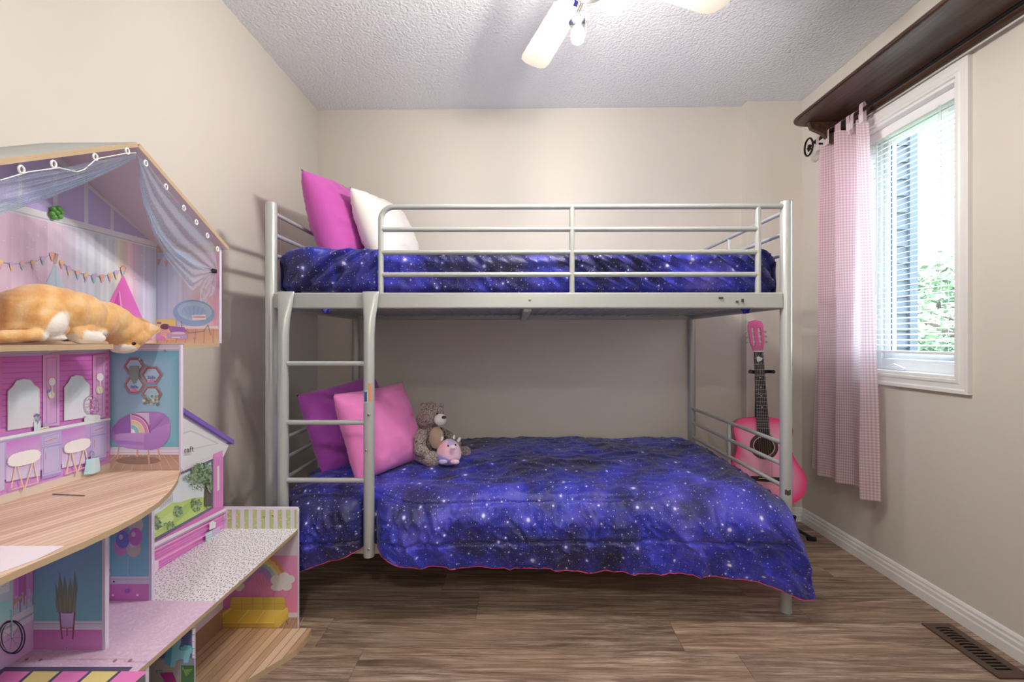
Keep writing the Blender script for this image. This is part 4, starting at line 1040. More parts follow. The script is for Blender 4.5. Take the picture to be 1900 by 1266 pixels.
p.poly([(1075,1040),(1150,1036),(1155,1064),(1080,1068)], W_); p.rect(1082,1048,1150,1053, S(180,60,70))
p.rect(868,1062,985,1180, S(232,206,92)); p.poly([(868,1180),(868,1150),(905,1130),(935,1180)], S(210,120,190)); p.ell(922,1128,24,32, S(226,160,150)); p.ell(925,1104,26,16, S(70,40,50)); p.rect(880,1078,905,1090, S(150,70,170))
p.poly([(940,1098),(1035,1108),(1042,1146),(958,1140)], S(128,80,168)); p.poly([(935,1138),(1050,1142),(1050,1176),(935,1172)], S(176,150,206)); p.ell(1000,1140,40,7, S(220,210,235)); p.rect(965,1160,1010,1168, S(230,225,240))
for x, q in ((890,735),(932,745),(975,738)): p.poly([(x-10,q-8),(x+10,q-8),(x,q+28)], S(214,130,110))
p.done('lounge_corner_print', p_top)
# vanity wall
p = Print('x', DX).crop(0,640,4.3667)
p.world([(DX,.57,DZ2),(DX,1.153,DZ2),(DX,1.153,1.045),(DX,.57,1.045)], [S(196,120,220), S(196,120,220), S(206,70,180), S(206,70,180)])
p.world([(DX,.57,DZ2),(DX,1.153,DZ2),(DX,1.153,DZ2+.018),(DX,.57,DZ2+.018)], S(206,186,168))
def band(y0, y1, x0, x1, c, s0=.0): p.poly([(x0,y0[0]),(x1,y0[1]),(x1,y1[1]),(x0,y1[0])], c)
band((20,12),(75,48),-20,880,S(184,188,220)); band((38,24),(46,30),-20,880,S(226,226,240)); band((75,48),(98,64),-20,880,S(196,150,214))
for i in range(14):      # lap boards behind the mirrors
    for x0, x1 in ((14,338),(478,745)):
        ya = lambda x: (100 + i*44) + (x/880)*( -14 - i*6.5); p.line([(x0,ya(x0)),(x1,ya(x1))], 9, S(170,60,190) if i % 2 else S(186,74,200))
def vl(y, x): return y
for x0, x1, yb in ((340,474,665),(745,846,600)):
    p.poly([(x0,86),(x1,74),(x1,yb-12),(x0,yb)], [S(220,130,210), S(220,130,210), S(206,150,226), S(206,150,226)])
    p.line([(x0+30,110),(x1-24,102),(x1-24,yb-34),(x0+30,yb-20),(x0+30,110)], 4, S(158,84,180))
p.poly([(846,66),(878,62),(878,900),(846,910)], S(226,110,200))
for i in range(16): p.poly([(848,100+i*50),(868,98+i*50),(868,122+i*50),(848,124+i*50)], S(196,70,176))
def mirror(x0, x1, yt, yb, sl):
    xm = (x0+x1)/2; w_ = (x1-x0)/2
    out = [(x0,yb),(x0,yt+100),(x0+.15*w_,yt+78),(x0+.3*w_,yt+62),(x0+.55*w_,yt+14),(xm,yt),(x1-.55*w_,yt+8),(x1-.3*w_,yt+48),(x1-.12*w_,yt+62),(x1,yt+82),(x1,yb-sl)]
    p.poly([(xm+(a-xm)*1.05, (yt+yb)/2+(b-(yt+yb)/2)*1.03) for a, b in out], S(216,190,206)); p.poly(out, [S(222,224,248)]+[S(200,226,246)]*9+[S(226,226,248)])
mirror(54,304,282,690,38); mirror(512,712,250,612,32)
for x, y in ((410,300),(800,262)):
    p.ell(x,y,28,32, W_); p.rect(x-6,y+28,x+6,y+72, S(230,226,236)); p.ell(x-4,y+104,30,34, S(206,196,168)); p.ell(x-4,y+104,20,24, S(236,230,206)); p.line([(x-8,y+90),(x,y+118)],4,S(150,136,100))
p.ell(384,374,14,13, S(70,130,200))
# counter and cabinets
p.poly([(-20,770),(880,600),(880,860),(-20,1110)], [S(176,140,220)]*4)
for x0, x1, t0, t1, b0, b1 in ((36,312,790,735,1110,1060),(488,676,690,655,1000,960)):
    p.poly([(x0,t0),(x1,t1),(x1,b1),(x0,b0)], [S(188,90,210), S(196,110,216), S(206,196,246), S(206,196,246)])
for x0, x1, t0, t1, b0, b1, m0, m1 in ((326,480,735,700,1092,1052,832,805),(722,846,648,628,960,928,740,718)):
    p.poly([(x0,t0),(x1,t1),(x1,b1),(x0,b0)], S(178,166,232)); p.poly([(x0,b0-26),(x1,b1-22),(x1,b1),(x0,b0)], S(140,116,214))
    p.line([(x0+14,t0+16),(x1-10,t1+14),(x1-10,m1-18),(x0+14,m0-16),(x0+14,t0+16)],3,S(128,110,190)); p.line([(x0+10,m0+8),(x1-10,m1+6),(x1-10,b1-38),(x0+10,b0-42),(x0+10,m0+8)],3,S(128,110,190))
    p.line([(x0+30,(t0+m0)/2+2),(x1-28,(t1+m1)/2)],6,S(190,110,110)); p.line([(x0+28,m0+30),(x0+28,m0+96)],7,S(200,150,140)); p.line([(x0,m0),(x1,m1)],4,S(120,104,190))
p.poly([(-20,800),(18,788),(18,1170),(-20,1190)], S(186,176,236))
p.poly([(-20,752),(660,626),(880,592),(880,614),(-20,786)], S(232,242,250)); p.poly([(-20,776),(880,608),(880,616),(-20,788)], S(160,170,210))
# things on the counter
p.poly([(256,624),(310,614),(312,690),(258,700)], S(206,232,240)); 
for a, b in ((268,575),(280,566),(296,570),(312,590)): p.line([(284,640),(a,b)],5,S(130,130,170)); p.ell(a,b,8,10,S(90,80,130),10)
p.poly([(312,672),(376,660),(376,690),(314,700)], S(246,240,228)); p.poly([(328,640),(376,630),(376,655),(328,664)], S(170,150,206)); p.line([(318,684),(370,674)],4,S(90,80,90))
p.poly([(664,590),(796,572),(796,604),(666,630)], S(214,234,240)); p.ell(730,578,66,12,S(224,240,246))
p.ring(730,488,64,80,7,S(190,160,176)); 
for q in range(4): p.line([(672+q*2,450+q*30),(790-q*2,436+q*30)],4,S(206,150,170))
for q in range(14): p.ell(690+rnd.random()*80,430+rnd.random()*110,6,8,rnd.choice([S(240,220,236),S(240,90,150),S(236,220,180),S(150,120,180)]),8)
def stool(xc, yc, w_, h_, sl, leg):
    gc = S(232,196,140)
    p.line([(xc-w_*.3,yc+h_*.6),(xc-w_*.52,yc+leg),(xc-w_*.52+8,yc+leg-8)],9,gc); p.line([(xc-w_*.26,yc+h_*.6),(xc+w_*.0,yc+leg+4)],9,gc); p.line([(xc+w_*.36,yc+h_*.3),(xc+w_*.02,yc+leg+4)],9,gc); p.line([(xc+w_*.4,yc+h_*.2),(xc+w_*.56,yc+leg-60)],8,gc); p.line([(xc-w_*.5,yc+leg),(xc+w_*.56,yc+leg-60)],6,gc)
    pts = []
    for i in range(90):
        a = 6.2832*i/90; e_ = 2.6; cx, sy = math.cos(a), math.sin(a); rr = 1 + .05*(-1)**i + rnd.uniform(-.03,.03)
        u = w_*.66*math.copysign(abs(cx)**(2/e_), cx)*rr; v_ = h_*.72*math.copysign(abs(sy)**(2/e_), sy)*rr; pts.append((xc+u, yc+v_ - sl*u/w_))
    p.poly(pts, S(248,246,250))
stool(170,918,205,80,44,255); stool(602,818,165,70,38,225)
p.poly([(676,930),(780,912),(792,1020),(736,1046),(656,1052)], [S(150,222,236), S(196,236,244), S(170,228,240), S(186,232,244), S(140,210,232)]); p.ring(722,905,22,44,6,S(150,214,230),a0=math.pi,a1=2*math.pi)
p.done('vanity_wall_print', b_van)
# blue room end wall
p = Print('y', YP['blue']).crop(180,640,5.2727)
p.poly([(118,40),(802,40),(802,1002),(118,1002)], [S(86,164,206), S(60,150,196), S(70,160,190), S(84,170,190)]); 
for q in range(8): f = q/8; p.poly([(118+95*f,60+130*f),(802-90*f,60+130*f),(802-90*f,1000-180*f),(118+95*f,1000-180*f)], [S(76+48*f,158+24*f,204+18*f)]*2 + [S(76+46*f,164+18*f,190+30*f)]*2)
p.poly([(118,8),(802,0),(802,58),(118,62)], S(190,180,222)); p.poly([(118,36),(802,30),(802,38),(118,44)], S(226,222,242))
p.rect(118,1002,802,1074, S(216,212,236)); p.rect(118,1014,802,1022, S(176,172,206)); p.rect(118,1050,802,1056, S(176,172,206))
p.rect(118,1074,802,1242, S(150,112,96), S(176,138,120))
for q in range(9): p.line([(20+q*105,1242),(190+q*66,1074)],4,S(206,178,160))
p.ell(410,1130,220,40, S(112,82,74))
lgc = S(196,140,120)
for a, b in (((218,1000),(206,1110)),((402,1020),(398,1090)),((508,1030),(516,1168)),((602,1015),(624,1125))): p.line([a,b],15,lgc)
chair = [(140,850),(160,800),(230,720),(330,672),(450,652),(580,652),(660,672),(710,720),(724,800),(716,890),(680,960),(620,1010),(540,1030),(430,1026),(300,1010),(210,985),(170,945),(140,880)]
p.poly(chair, S(150,96,196)); p.poly([(160,810),(240,725),(335,676),(340,860),(185,880)], [S(120,74,182), S(134,84,190), S(118,70,178), S(110,64,170), S(128,78,186)])
p.poly([(520,680),(620,668),(690,700),(600,790),(520,850)], [S(150,100,200), S(160,108,206), S(140,86,190), S(110,64,172), S(118,70,178)])
p.poly([(186,880),(230,866),(470,858),(530,850),(470,880),(462,1020),(300,1005),(190,970)], [S(176,126,214)]*4+[S(160,108,204)]*4); p.poly([(188,930),(462,950),(462,985),(195,968)], S(140,90,194))
p.poly([(470,880),(560,830),(720,760),(720,890),(680,960),(560,1024),(470,1020)], [S(150,98,200), S(160,106,206), S(172,120,214), S(156,100,202), S(140,86,190), S(140,88,192), S(140,88,192)])
p.poly([(332,672),(516,665),(520,845),(342,862)], S(196,186,228))
for rr, c in ((190,S(150,50,140)),(172,W_),(166,S(196,110,180)),(132,W_),(126,S(226,206,150)),(86,W_),(80,S(110,190,214)),(42,W_)):
    p.poly([(342,862)] + [(342+rr*math.cos(a), 862-rr*1.0*math.sin(a)) for a in [math.pi/2*i/14*.98 + .01 for i in range(15)] if True], c)
def hexa(x, y, r):
    o = [(x+r*math.cos(math.pi/3*i), y+r*.88*math.sin(math.pi/3*i)) for i in range(6)]; sh_ = [(a-6,b+14) for a, b in o]; p.poly(sh_, S(90,140,180))
    p.poly(o, S(150,84,84)); p.poly([(x+(a-x)*.84, y+(b-y)*.84) for a, b in o], S(112,60,64)); p.poly([(x+(a-x)*.74, y+2+(b-y)*.74) for a, b in o], S(140,190,226))
hexa(372,205,102); hexa(545,292,104); hexa(378,390,106); hexa(545,480,100)
for x, y in ((545,320),(380,412)):
    for q in range(6): p.rect(x-38+q*13,y-18+(q%3)*5,x-29+q*13,y+14,S(90,70,160))
    p.ell(x,y+36,26,16,S(230,90,160),10); p.ell(x-30,y+40,12,8,S(236,120,180),8)
p.poly([(330,206),(420,206),(428,270),(416,330),(400,372),(372,380),(345,340),(328,270)], S(96,130,120))
for q in range(26): p.ell(465+rnd.random()*150, 488+rnd.random()*100, 13, 13, rnd.choice([S(70,90,80),S(120,150,120),S(206,190,150),S(100,110,70),S(230,220,196)]), 7); p.lay -= .00004
p.done('armchair_room_print', p_blue)
# balloon panel
p = Print('y', YP['blue']).crop(0,860,3.1183)
p.poly([(628,240),(862,240),(862,660),(628,660)], [S(104,150,206), S(104,156,210), S(90,180,200), S(90,180,200)]); p.rect(628,655,862,700, S(214,210,240)); p.rect(628,668,862,673, S(170,166,206)); p.rect(628,698,862,806, S(206,96,190))
for x, y, rx, ry, c in ((700,360,40,48,S(190,110,206)),(788,356,42,50,S(206,190,200)),(700,480,42,56,S(206,110,196)),(775,490,42,52,S(196,176,170)),(712,440,40,52,S(96,84,206)),(785,424,40,52,S(196,80,196))): p.ell(x,y,rx,ry,c); p.ell(x-10,y-14,rx*.3,ry*.3,S(226,190,236),12)
p.line([(745,540),(740,730)],3,S(206,200,230)); p.ell(740,738,16,12,S(120,70,190),10); p.ell(662,683,6,6,S(30,24,50),10)
for x in (656,798): p.ell(x,760,8,8,W_,10)
p.done('balloon_print', p_bal)
# plant panel
p = Print('y', YP['plant']).crop(0,1040,5.603)
p.poly([(352,-260),(1062,-260),(1062,632),(352,632)], [S(96,130,210), S(88,128,196), S(84,160,190), S(90,180,190)]); 
p.rect(352,632,1062,720, S(206,206,240)); p.rect(352,655,1062,662, S(150,150,206)); p.rect(352,708,1062,714, S(240,240,252)); p.rect(352,720,1062,940, S(196,84,184), S(214,120,204))
lf = S(88,96,84); lf2 = S(112,112,80)
for pts in ([(576,230),(602,300),(650,535),(618,535),(590,400)], [(622,120),(655,260),(668,540),(628,540),(608,340)], [(676,145),(702,290),(706,540),(660,540),(655,340)], [(738,180),(758,300),(752,540),(706,540),(712,300)], [(780,100),(806,290),(790,480),(772,540),(742,540),(765,340)]): p.poly(pts, lf); p.poly([((a+pts[0][0])/2, (b+pts[3][1])/2) for a, b in pts], lf2)
p.rect(640,536,772,698, S(206,180,236), S(176,140,214)); p.rect(648,536,762,550, S(110,80,140))
wd = S(120,50,80)
p.line([(628,536),(640,690),(652,812)],16,wd); p.line([(782,536),(772,690),(762,812)],16,wd); p.line([(636,700),(776,700)],12,wd); p.line([(705,704),(705,778)],12,wd)
p.ell(702,905,16,16,S(220,160,220)); p.ell(702,905,8,8,S(90,50,110),8)
p.done('potted_plant_print', p_plant)
# low room: striped wall with bicycle, and the strip by the balloons
p = Print('x', DX).crop(0,1040,5.603)
p.world([(DX,.57,DZ1),(DX,1.153,DZ1),(DX,1.153,DZ2-.011),(DX,.57,DZ2-.011)], S(150,206,226))
p.world([(DX,.57,DZ1),(DX,1.153,DZ1),(DX,1.153,DZ1+.068),(DX,.57,DZ1+.068)], [S(206,170,232), S(206,150,226), S(206,150,226), S(206,170,232)])
p.world([(DX,.57,DZ1+.066),(DX,1.153,DZ1+.066),(DX,1.153,DZ1+.098),(DX,.57,DZ1+.098)], S(216,212,242)); p.world([(DX,.57,DZ1+.078),(DX,1.153,DZ1+.078),(DX,1.153,DZ1+.083),(DX,.57,DZ1+.083)], S(160,156,206))
yS = p.pt((128,300)).y
for i in range(16):
    y0 = yS + (.968-yS)*i/16; y1 = yS + (.968-yS)*(i+1)/16
    c = rnd.choice([S(176,80,200),S(206,110,220),S(150,70,190),S(120,90,206),S(220,120,214),S(206,70,150)]); p.world([(DX,y0,DZ1+.098+.05*((i*7)%5)/5),(DX,y1,DZ1+.098+.05*((i*7)%5)/5),(DX,y1,DZ2-.011),(DX,y0,DZ2-.011)], c)
p.world([(DX,.62,DZ1+.098),(DX,yS,DZ1+.098),(DX,yS,DZ2-.011),(DX,.62,DZ2-.011)], S(176,206,240)); p.poly([(-20,180),(92,180),(92,320),(-20,360)], S(226,232,246)); p.ring(20,232,36,40,5,S(170,180,220))
p.poly([(130,410),(250,350),(236,380),(132,470)], S(176,130,120)); p.poly([(-20,440),(120,405),(122,610),(-20,650)], [S(110,214,226), S(140,226,236), S(170,232,240), S(150,226,236)])
p.ell(100,800,150,0.1,S(0,0,0),4) if False else None
for cx, cy, rx, ry in ((128,800,122,170),(100,800,120,166)):
    p.ring(cx,cy,rx,ry,14,S(40,26,60)); p.ring(cx,cy,rx-14,ry-16,6,S(236,226,246))
for q in range(7): a = q*.9; p.line([(115,805),(115+95*math.cos(a),805+135*math.sin(a))],3,S(60,60,90))
p.line([(100,520),(112,660),(116,800)],18,S(90,206,226)); p.line([(112,600),(116,800)],7,S(200,240,246))
p.done('bicycle_print', b_low)
# window wall
p = Print('x', DX).crop(250,740,3.957)
p.world([(DX,1.155,DZ1),(DX,1.60,DZ1),(DX,1.60,.69),(DX,1.155,.69)], S(236,110,206))
p.world([(DX,1.155,.664),(DX,1.60,.640),(DX,1.632,.676),(DX,1.376,.840),(DX,1.155,.700)], S(236,240,248))
p.poly([(345,250),(410,232),(455,250),(618,328),(420,375),(345,395)], S(206,208,220)); p.poly([(345,262),(408,244),(448,258),(596,328),(415,366),(345,384)], S(240,243,250))
p.poly([(120,620),(640,378),(652,372),(655,392),(120,640)], S(226,226,240))
for q in range(26): x = 120+q*20; y0 = 625-(x-120)*.455; p.line([(x,y0+20),(x,y0+75)],2.5,S(206,80,176))
p.poly([(572,410),(640,380),(645,800),(572,800)], S(240,126,212))
for x in (582,594,606,620,634): p.line([(x,430),(x,800)],3,S(206,90,184))
p.poly([(600,500),(616,490),(618,665),(602,680)], S(250,246,240)); p.poly([(100,640),(572,440),(572,806),(100,1072)], S(72,74,98))
p.poly([(100,655),(556,466),(556,795),(100,1045)], [S(222,238,246), S(196,226,240), S(226,240,240), S(226,240,240)])
p.poly([(100,870),(180,830),(270,762),(330,760),(420,730),(500,722),(556,745),(556,795),(100,1045)], S(176,214,92)); p.poly([(100,930),(200,880),(300,800),(400,770),(330,860),(180,960),(100,1010)], S(196,226,120)); p.poly([(250,930),(330,800),(440,735),(380,840),(300,910)], S(150,196,76))
p.poly([(170,780),(200,735),(276,690),(276,755),(200,800),(175,815)], S(196,204,210))
for q in range(8): p.line([(178+q*13,770-q*7),(178+q*13,800-q*8)],4,S(150,160,170))
gcs = [S(60,90,60), S(84,118,76), S(110,140,96), S(140,170,120)]
def blob(cx, cy, rx, ry, n, r):
    for q in range(n):
        a, b = rnd.random()*6.28, rnd.random()**.5; x = cx+rx*b*math.cos(a); y = cy+ry*b*math.sin(a)
        if 100 < x < 550: p.ell(x, y, r*rnd.uniform(.6,1.2), r*rnd.uniform(.5,1), rnd.choice(gcs), 6); p.lay -= .00004
    p.lay += .0002
blob(310,830,36,42,60,9); blob(440,780,40,48,70,9); blob(150,910,34,50,60,9); blob(530,770,24,30,30,8); blob(220,930,80,30,50,6)
p.poly([(506,560),(540,550),(552,790),(500,792)], S(66,62,56)); blob(480,540,76,70,170,10); blob(450,610,60,60,60,8); blob(385,575,40,24,30,8); blob(530,640,18,60,40,8)
p.poly([(80,1080),(672,790),(668,815),(80,1112)], S(230,226,236)); p.poly([(80,1108),(668,812),(668,822),(80,1122)], S(170,130,190))
for q in range(4): p.poly([(80,1130+q*44),(660,840+q*36),(660,846+q*36),(80,1140+q*44)], S(196,70,176) if q % 2 else S(250,160,226))
p.poly([(497,990),(545,965),(545,1030),(497,1050)], S(150,206,226)); p.poly([(545,965),(606,935),(600,990),(545,1030)], S(186,166,226)); p.poly([(525,915),(548,897),(575,910),(570,945),(525,965)], S(236,244,246))
for q in range(3): p.poly([(500,1000+q*18),(545,977+q*18),(545,985+q*18),(500,1008+q*18)], S(226,240,246))
p.poly([(118,1190),(145,1185),(150,1240),(118,1290)], S(246,206,226)); 
# lettering
ink = S(40,40,48)
x0, yb, sl = 344, 398, -.16
def stroke(pts, w_=5): p.line([(x0+a, yb+b+sl*a) for a, b in pts], w_, ink)
stroke([(-2,-3),(-2,-26)]); stroke([(-2,-20),(4,-26),(7,-25)],4); stroke([(-6,-2),(3,-2)],3)
stroke([(14,-22),(20,-26),(26,-22),(26,-3),(30,-1)]); stroke([(26,-15),(17,-13),(13,-7),(17,-2),(22,-3),(26,-8)],4)
stroke([(38,-2),(38,-32),(41,-39),(47,-38)]); stroke([(33,-25),(45,-25)],4); stroke([(34,-2),(43,-2)],3)
stroke([(53,-34),(53,-6),(56,-2),(60,-4)]); stroke([(48,-25),(60,-25)],4)
p.done('window_wall_print', b_win)
# fence and sofa on the far cross board
p = Print('y', YP['fence']).crop(250,740,3.957)
p.poly([(652,806),(1192,806),(1192,985),(652,985)], W_); p.rect(660,812,1190,955,S(150,176,96))
for q in range(120): p.ell(662+rnd.random()*525, 815+rnd.random()*138, 7, 6, rnd.choice([S(226,196,110),S(206,206,96),S(130,160,80),S(236,150,110),S(170,196,120)]), 6); p.lay -= .00005
p.lay += .0002
for q in range(9): p.rect(652+q*61.5,806,682+q*61.5,960,S(206,200,218)); p.lay -= .00004
p.rect(652,800,1196,814,S(222,216,230)); p.rect(652,955,1196,985,S(226,222,238)); p.rect(652,966,1196,970,S(180,176,200))
p.crop(260,1060,5.588)
p.poly([(800,-160),(1632,-160),(1632,440),(800,440)], [S(206,110,206), S(226,120,190), S(236,110,150), S(190,80,180)])
for q in range(10): p.ring(900+(q%5)*150, 40+(q//5)*170, 46, 66, 4, S(200,100,190), 14)
for q in range(5): p.line([(1290+(q-2)*16,160),(1280+(q-2)*34,60+abs(q-2)*12)],5,S(184,90,190))
for rr, c in ((250,S(214,120,80)),(215,S(232,176,100)),(180,S(226,214,130)),(145,S(140,196,206)),(112,S(150,120,206))):
    for i in range(12):
        a = math.radians(20+i*14); p.ell(1230+rr*math.cos(a), 90-rr*math.sin(a), 34, 34, c, 14); p.lay -= .00004
p.lay += .0005
for x, y, r in ((1420,90,62),(1500,60,60),(1560,80,50),(1440,150,60),(1520,150,58),(1400,165,40),(1030,170,40),(1060,150,30)): p.ell(x,y,r,r*.85,S(226,226,232))
p.rect(800,425,1632,475,S(220,210,230)); p.poly([(800,475),(1636,475),(1636,592),(740,592)], S(150,112,86))
for q in range(6): p.line([(1440+q*40,592),(1480+q*44,478)],4,S(206,160,120))
yl, yd, ym = S(240,196,62), S(206,158,40), S(228,180,52)
p.line([(1520,500),(1538,545)],14,S(130,70,60))
p.poly([(950,262),(1500,262),(1525,410),(935,410)], [S(214,180,66), S(206,170,50), S(196,156,36), S(206,166,40)])
for x in (1058,1172,1285,1398): p.line([(x,266),(x+2,400)],4,S(160,128,36))
p.line([(945,336),(1515,332)],4,S(166,132,36))
p.poly([(850,395),(1500,395),(1400,530),(815,530)], [S(206,164,40), S(246,206,80), S(250,204,60), S(226,176,44)]); p.line([(1135,400),(1020,528)],8,S(255,226,120)); p.line([(1300,400),(1205,528)],8,S(255,226,120))
p.poly([(815,528),(1410,528),(1410,580),(815,580)], yd); p.line([(815,530),(1410,530)],6,S(255,220,110))
p.poly([(935,372),(958,385),(850,490),(840,580),(790,575),(790,485)], [yl, S(250,210,90), yl, yd, ym, S(250,214,100)]); p.poly([(1520,372),(1542,380),(1540,480),(1440,580),(1395,580),(1398,480)], [S(250,214,100), yl, yd, ym, yd, yl])
p.done('sofa_print', p_fence)
# low strip of back wall behind the sofa room, tent board, near board
p = Print('x', DX).crop(260,1060,5.588)
p.world([(DX,1.08,DZ0),(DX,1.60,DZ0),(DX,1.60,DZ1-.011),(DX,1.08,DZ1-.011)], S(196,90,196)); p.world([(DX,1.08,DZ0),(DX,1.60,DZ0),(DX,1.60,DZ0+.07),(DX,1.08,DZ0+.07)], S(130,90,70)); p.world([(DX,1.08,DZ0+.07),(DX,1.60,DZ0+.07),(DX,1.60,DZ0+.10),(DX,1.08,DZ0+.10)], S(220,210,230))
for i in range(12):
    y0 = 1.14+.3*i/12; p.world([(DX,y0,DZ0+.03),(DX,y0+.025,DZ0+.03),(DX,y0+.025,.31),(DX,y0,.31)], rnd.choice([S(120,206,236),S(96,186,226),S(150,220,240)]))
p.done('curtain_print', b_bot)
p = Print('y', YP['b1']).crop(260,1060,5.588)
p.world([(DX,1.075,DZ0),(-.80,1.075,DZ0),(-.80,1.075,DZ1-.011),(DX,1.075,DZ1-.011)], S(60,68,140))
for q in range(5): p.line([(300,600+q*70),(566,590+q*70)],5,S(90,100,176))
p.poly([(100,900),(566,900),(566,1160),(100,1160)], S(120,130,160)); p.poly([(100,960),(230,920),(430,930),(440,1160),(100,1160)], [S(150,146,140), S(170,166,160), S(150,146,140), S(130,126,122), S(120,116,112)])
p.poly([(200,1050),(340,1046),(385,1160),(270,1160)], S(150,20,100)); p.poly([(430,975),(566,975),(566,1160),(430,1160)], S(40,84,40))
for q in range(9): p.line([(445,990+q*4),(480+q*9,1090-q*10)],8,S(120,160,70) if q % 2 else S(80,130,50))
for q in range(8): p.ell(170+rnd.random()*60,1010+rnd.random()*50,9,9,S(80,120,70),7)
cy_, cd_ = S(120,214,244), S(60,150,200)
p.poly([(300,790),(360,770),(340,980),(262,960),(262,870)], cd_); p.poly([(420,790),(470,762),(530,770),(560,810),(500,830),(430,830)], S(80,190,220))
p.poly([(345,760),(400,690),(432,680),(430,740),(408,800),(430,822),(500,815),(545,780),(560,830),(530,850),(505,945),(460,950),(455,905),(410,910),(375,930),(370,985),(318,995),(330,880)], cy_)
p.done('campsite_print', p_b1)
p = Print('y', YP['b0']); p.world([(DX,.928,DZ0),(-.79,.928,DZ0),(-.79,.928,DZ1-.011),(DX,.928,DZ1-.011)], S(130,176,190)); p.done('teal_print', p_b0)
# dance mat and pale rug printed on the floors
p = Print('z', DZ1).crop(0,1040,5.603)
p.poly([(-40,1112),(1382,1112),(1090,1400),(-330,1400)], S(48,44,76))
cs = [S(236,206,110), S(246,100,190)]
for q in range(5):
    x0 = -190+q*305; p.poly([(x0+60+175,1158),(x0+330+175,1160),(x0+60+175-30+20,1400),(x0-210+175,1400)], cs[(q+1) % 2])
p.line([(160,1056),(300,1054)],3,S(150,110,150)); p.line([(380,1034),(1310,1030),(1290,1058),(1530,1062)],3,S(150,110,150))
for x, y in ((275,1036),(420,1042),(1195,1048),(1355,1046)): p.ell(x,y,26,11,S(120,80,110),10,rot=-.5)
p.done('dance_mat_print', f1)
p = Print('z', DZ2).crop(0,860,3.1183); p.poly([(-40,480),(375,480),(210,560),(-40,650)], S(238,226,240)); p.done('pale_rug_print', f2)
# small cam screws on the boards
for pl, k, px, py, par in (('y',YP['top'],362,628,p_top),('y',YP['top'],338,460,p_top),('y',YP['blue'],307,651,p_blue),('y',YP['blue'],261,667,p_blue),('x',DX+.0,206,836,b_van)):
    q = {'x': ox, 'y': oy}[pl](px, py, k); m_ = Matrix.Translation(q) @ (Matrix.Rotation(math.pi/2, 4, 'X') if pl == 'y' else Matrix.Rotation(math.pi/2, 4, 'Y'))
    MB().lathe([(.0032,0),(.0032,.0035),(.002,.0042),(.0005,.0042)], m_, 12).build('cam_screw', M['screw'], par, smooth=True)
# ------------------------------------------------------------------ canopy net hung from the roof edges
t = NT('blue_net'); co = t.coord('Object'); wv = t.n('ShaderNodeTexNoise', None, Vector=co, Scale=900.0, Detail=1.0)
df = t.n('ShaderNodeBsdfDiffuse', None, Color=S(196,214,236)); tn = t.n('ShaderNodeBsdfTranslucent', None, Color=S(196,214,236)); trn = t.nt.nodes.new('ShaderNodeBsdfTransparent')
m1 = t.n('ShaderNodeMixShader', None, i0=.4, i1=df.outputs[0], i2=tn.outputs[0]); fac = t.ramp(wv.outputs[0], [(.40, (.26,.26,.26,1)), (.60, (.52,.52,.52,1))])
m2 = t.n('ShaderNodeMixShader', None, i0=fac.outputs[0], i1=trn.outputs[0], i2=m1.outputs[0]); t.set(t.out.inputs[0], m2.outputs[0]); M['net'] = t.mat
cn = thing('canopy_net', (-.866, 1.0, 1.20), 'sheer grey blue net canopy draped from the dollhouse roof edges', 'canopy')
XN = -.862
def poly_at(pl, f):
    d = [0]
    for a, b in zip(pl, pl[1:]): d.append(d[-1]+math.hypot(b[0]-a[0], b[1]-a[1]))
    f *= d[-1]
    for i in range(len(pl)-1):
        if f <= d[i+1] or i == len(pl)-2:
            s_ = (f-d[i])/(d[i+1]-d[i]); return (pl[i][0]+(pl[i+1][0]-pl[i][0])*s_, pl[i][1]+(pl[i+1][1]-pl[i][1])*s_)
def swag(name, top, bot, nu, nv, pleat, seed, wav=5, power=1):
    mb = MB()
    def fn(u, v):
        a, b = poly_at(top, u), poly_at(bot, u); w_ = v**power; px, py = a[0]+(b[0]-a[0])*w_, a[1]+(b[1]-a[1])*w_
        x = XN + pleat*math.sin(v*wav*math.pi*2 + seed + u*3)*math.sin(math.pi*min(1, u*1.05))**.5 + .004*nz3(u*6, v*6, seed)
        return ox(px/3.0133, 240+py/3.0133, x)
    mb.grid(nu, nv, fn); return mb.build(name, M['net'], cn, smooth=True, sharp=180, fixn=False)
swag('left_swag', [(762,140),(600,160),(400,205),(200,240),(0,275),(-60,290)], [(760,160),(640,225),(480,300),(300,375),(120,440),(0,482),(-60,505)], 50, 44, .006, 1.0, 4.5)
swag('left_gather', [(762,145),(600,215),(400,290),(200,345),(0,395),(-60,412)], [(760,160),(640,225),(480,300),(300,375),(120,440),(0,482),(-60,505)], 50, 26, .007, 2.0, 3.5)
swag('right_swag', [(772,150),(830,200),(920,320),(1020,435),(1110,540),(1205,655),(1212,780)], [(772,160),(790,320),(815,440),(870,580),(950,690),(1080,770),(1195,800)], 60, 40, .006, .4, 3)
swag('right_gather', [(774,150),(808,330),(842,450),(900,570),(980,660),(1100,740),(1200,785)], [(772,165),(780,320),(806,450),(862,600),(930,720),(1075,905),(1195,800)], 60, 30, .007, 1.7, 3.5)
swag('tail', [(1195,795),(1150,830),(1120,880),(1118,960)], [(1200,800),(1206,860),(1200,920),(1152,968)], 30, 20, .005, 1.1, 2)
cd_pts = [(760,132),(700,135),(540,165),(470,225),(430,238),(330,215),(160,238),(0,285)]
MB().tube([ox(x/3.0133, 240+y/3.0133, XN+.004) for x, y in cd_pts], .001, 8).build('cord', M['white'], cn, smooth=True)
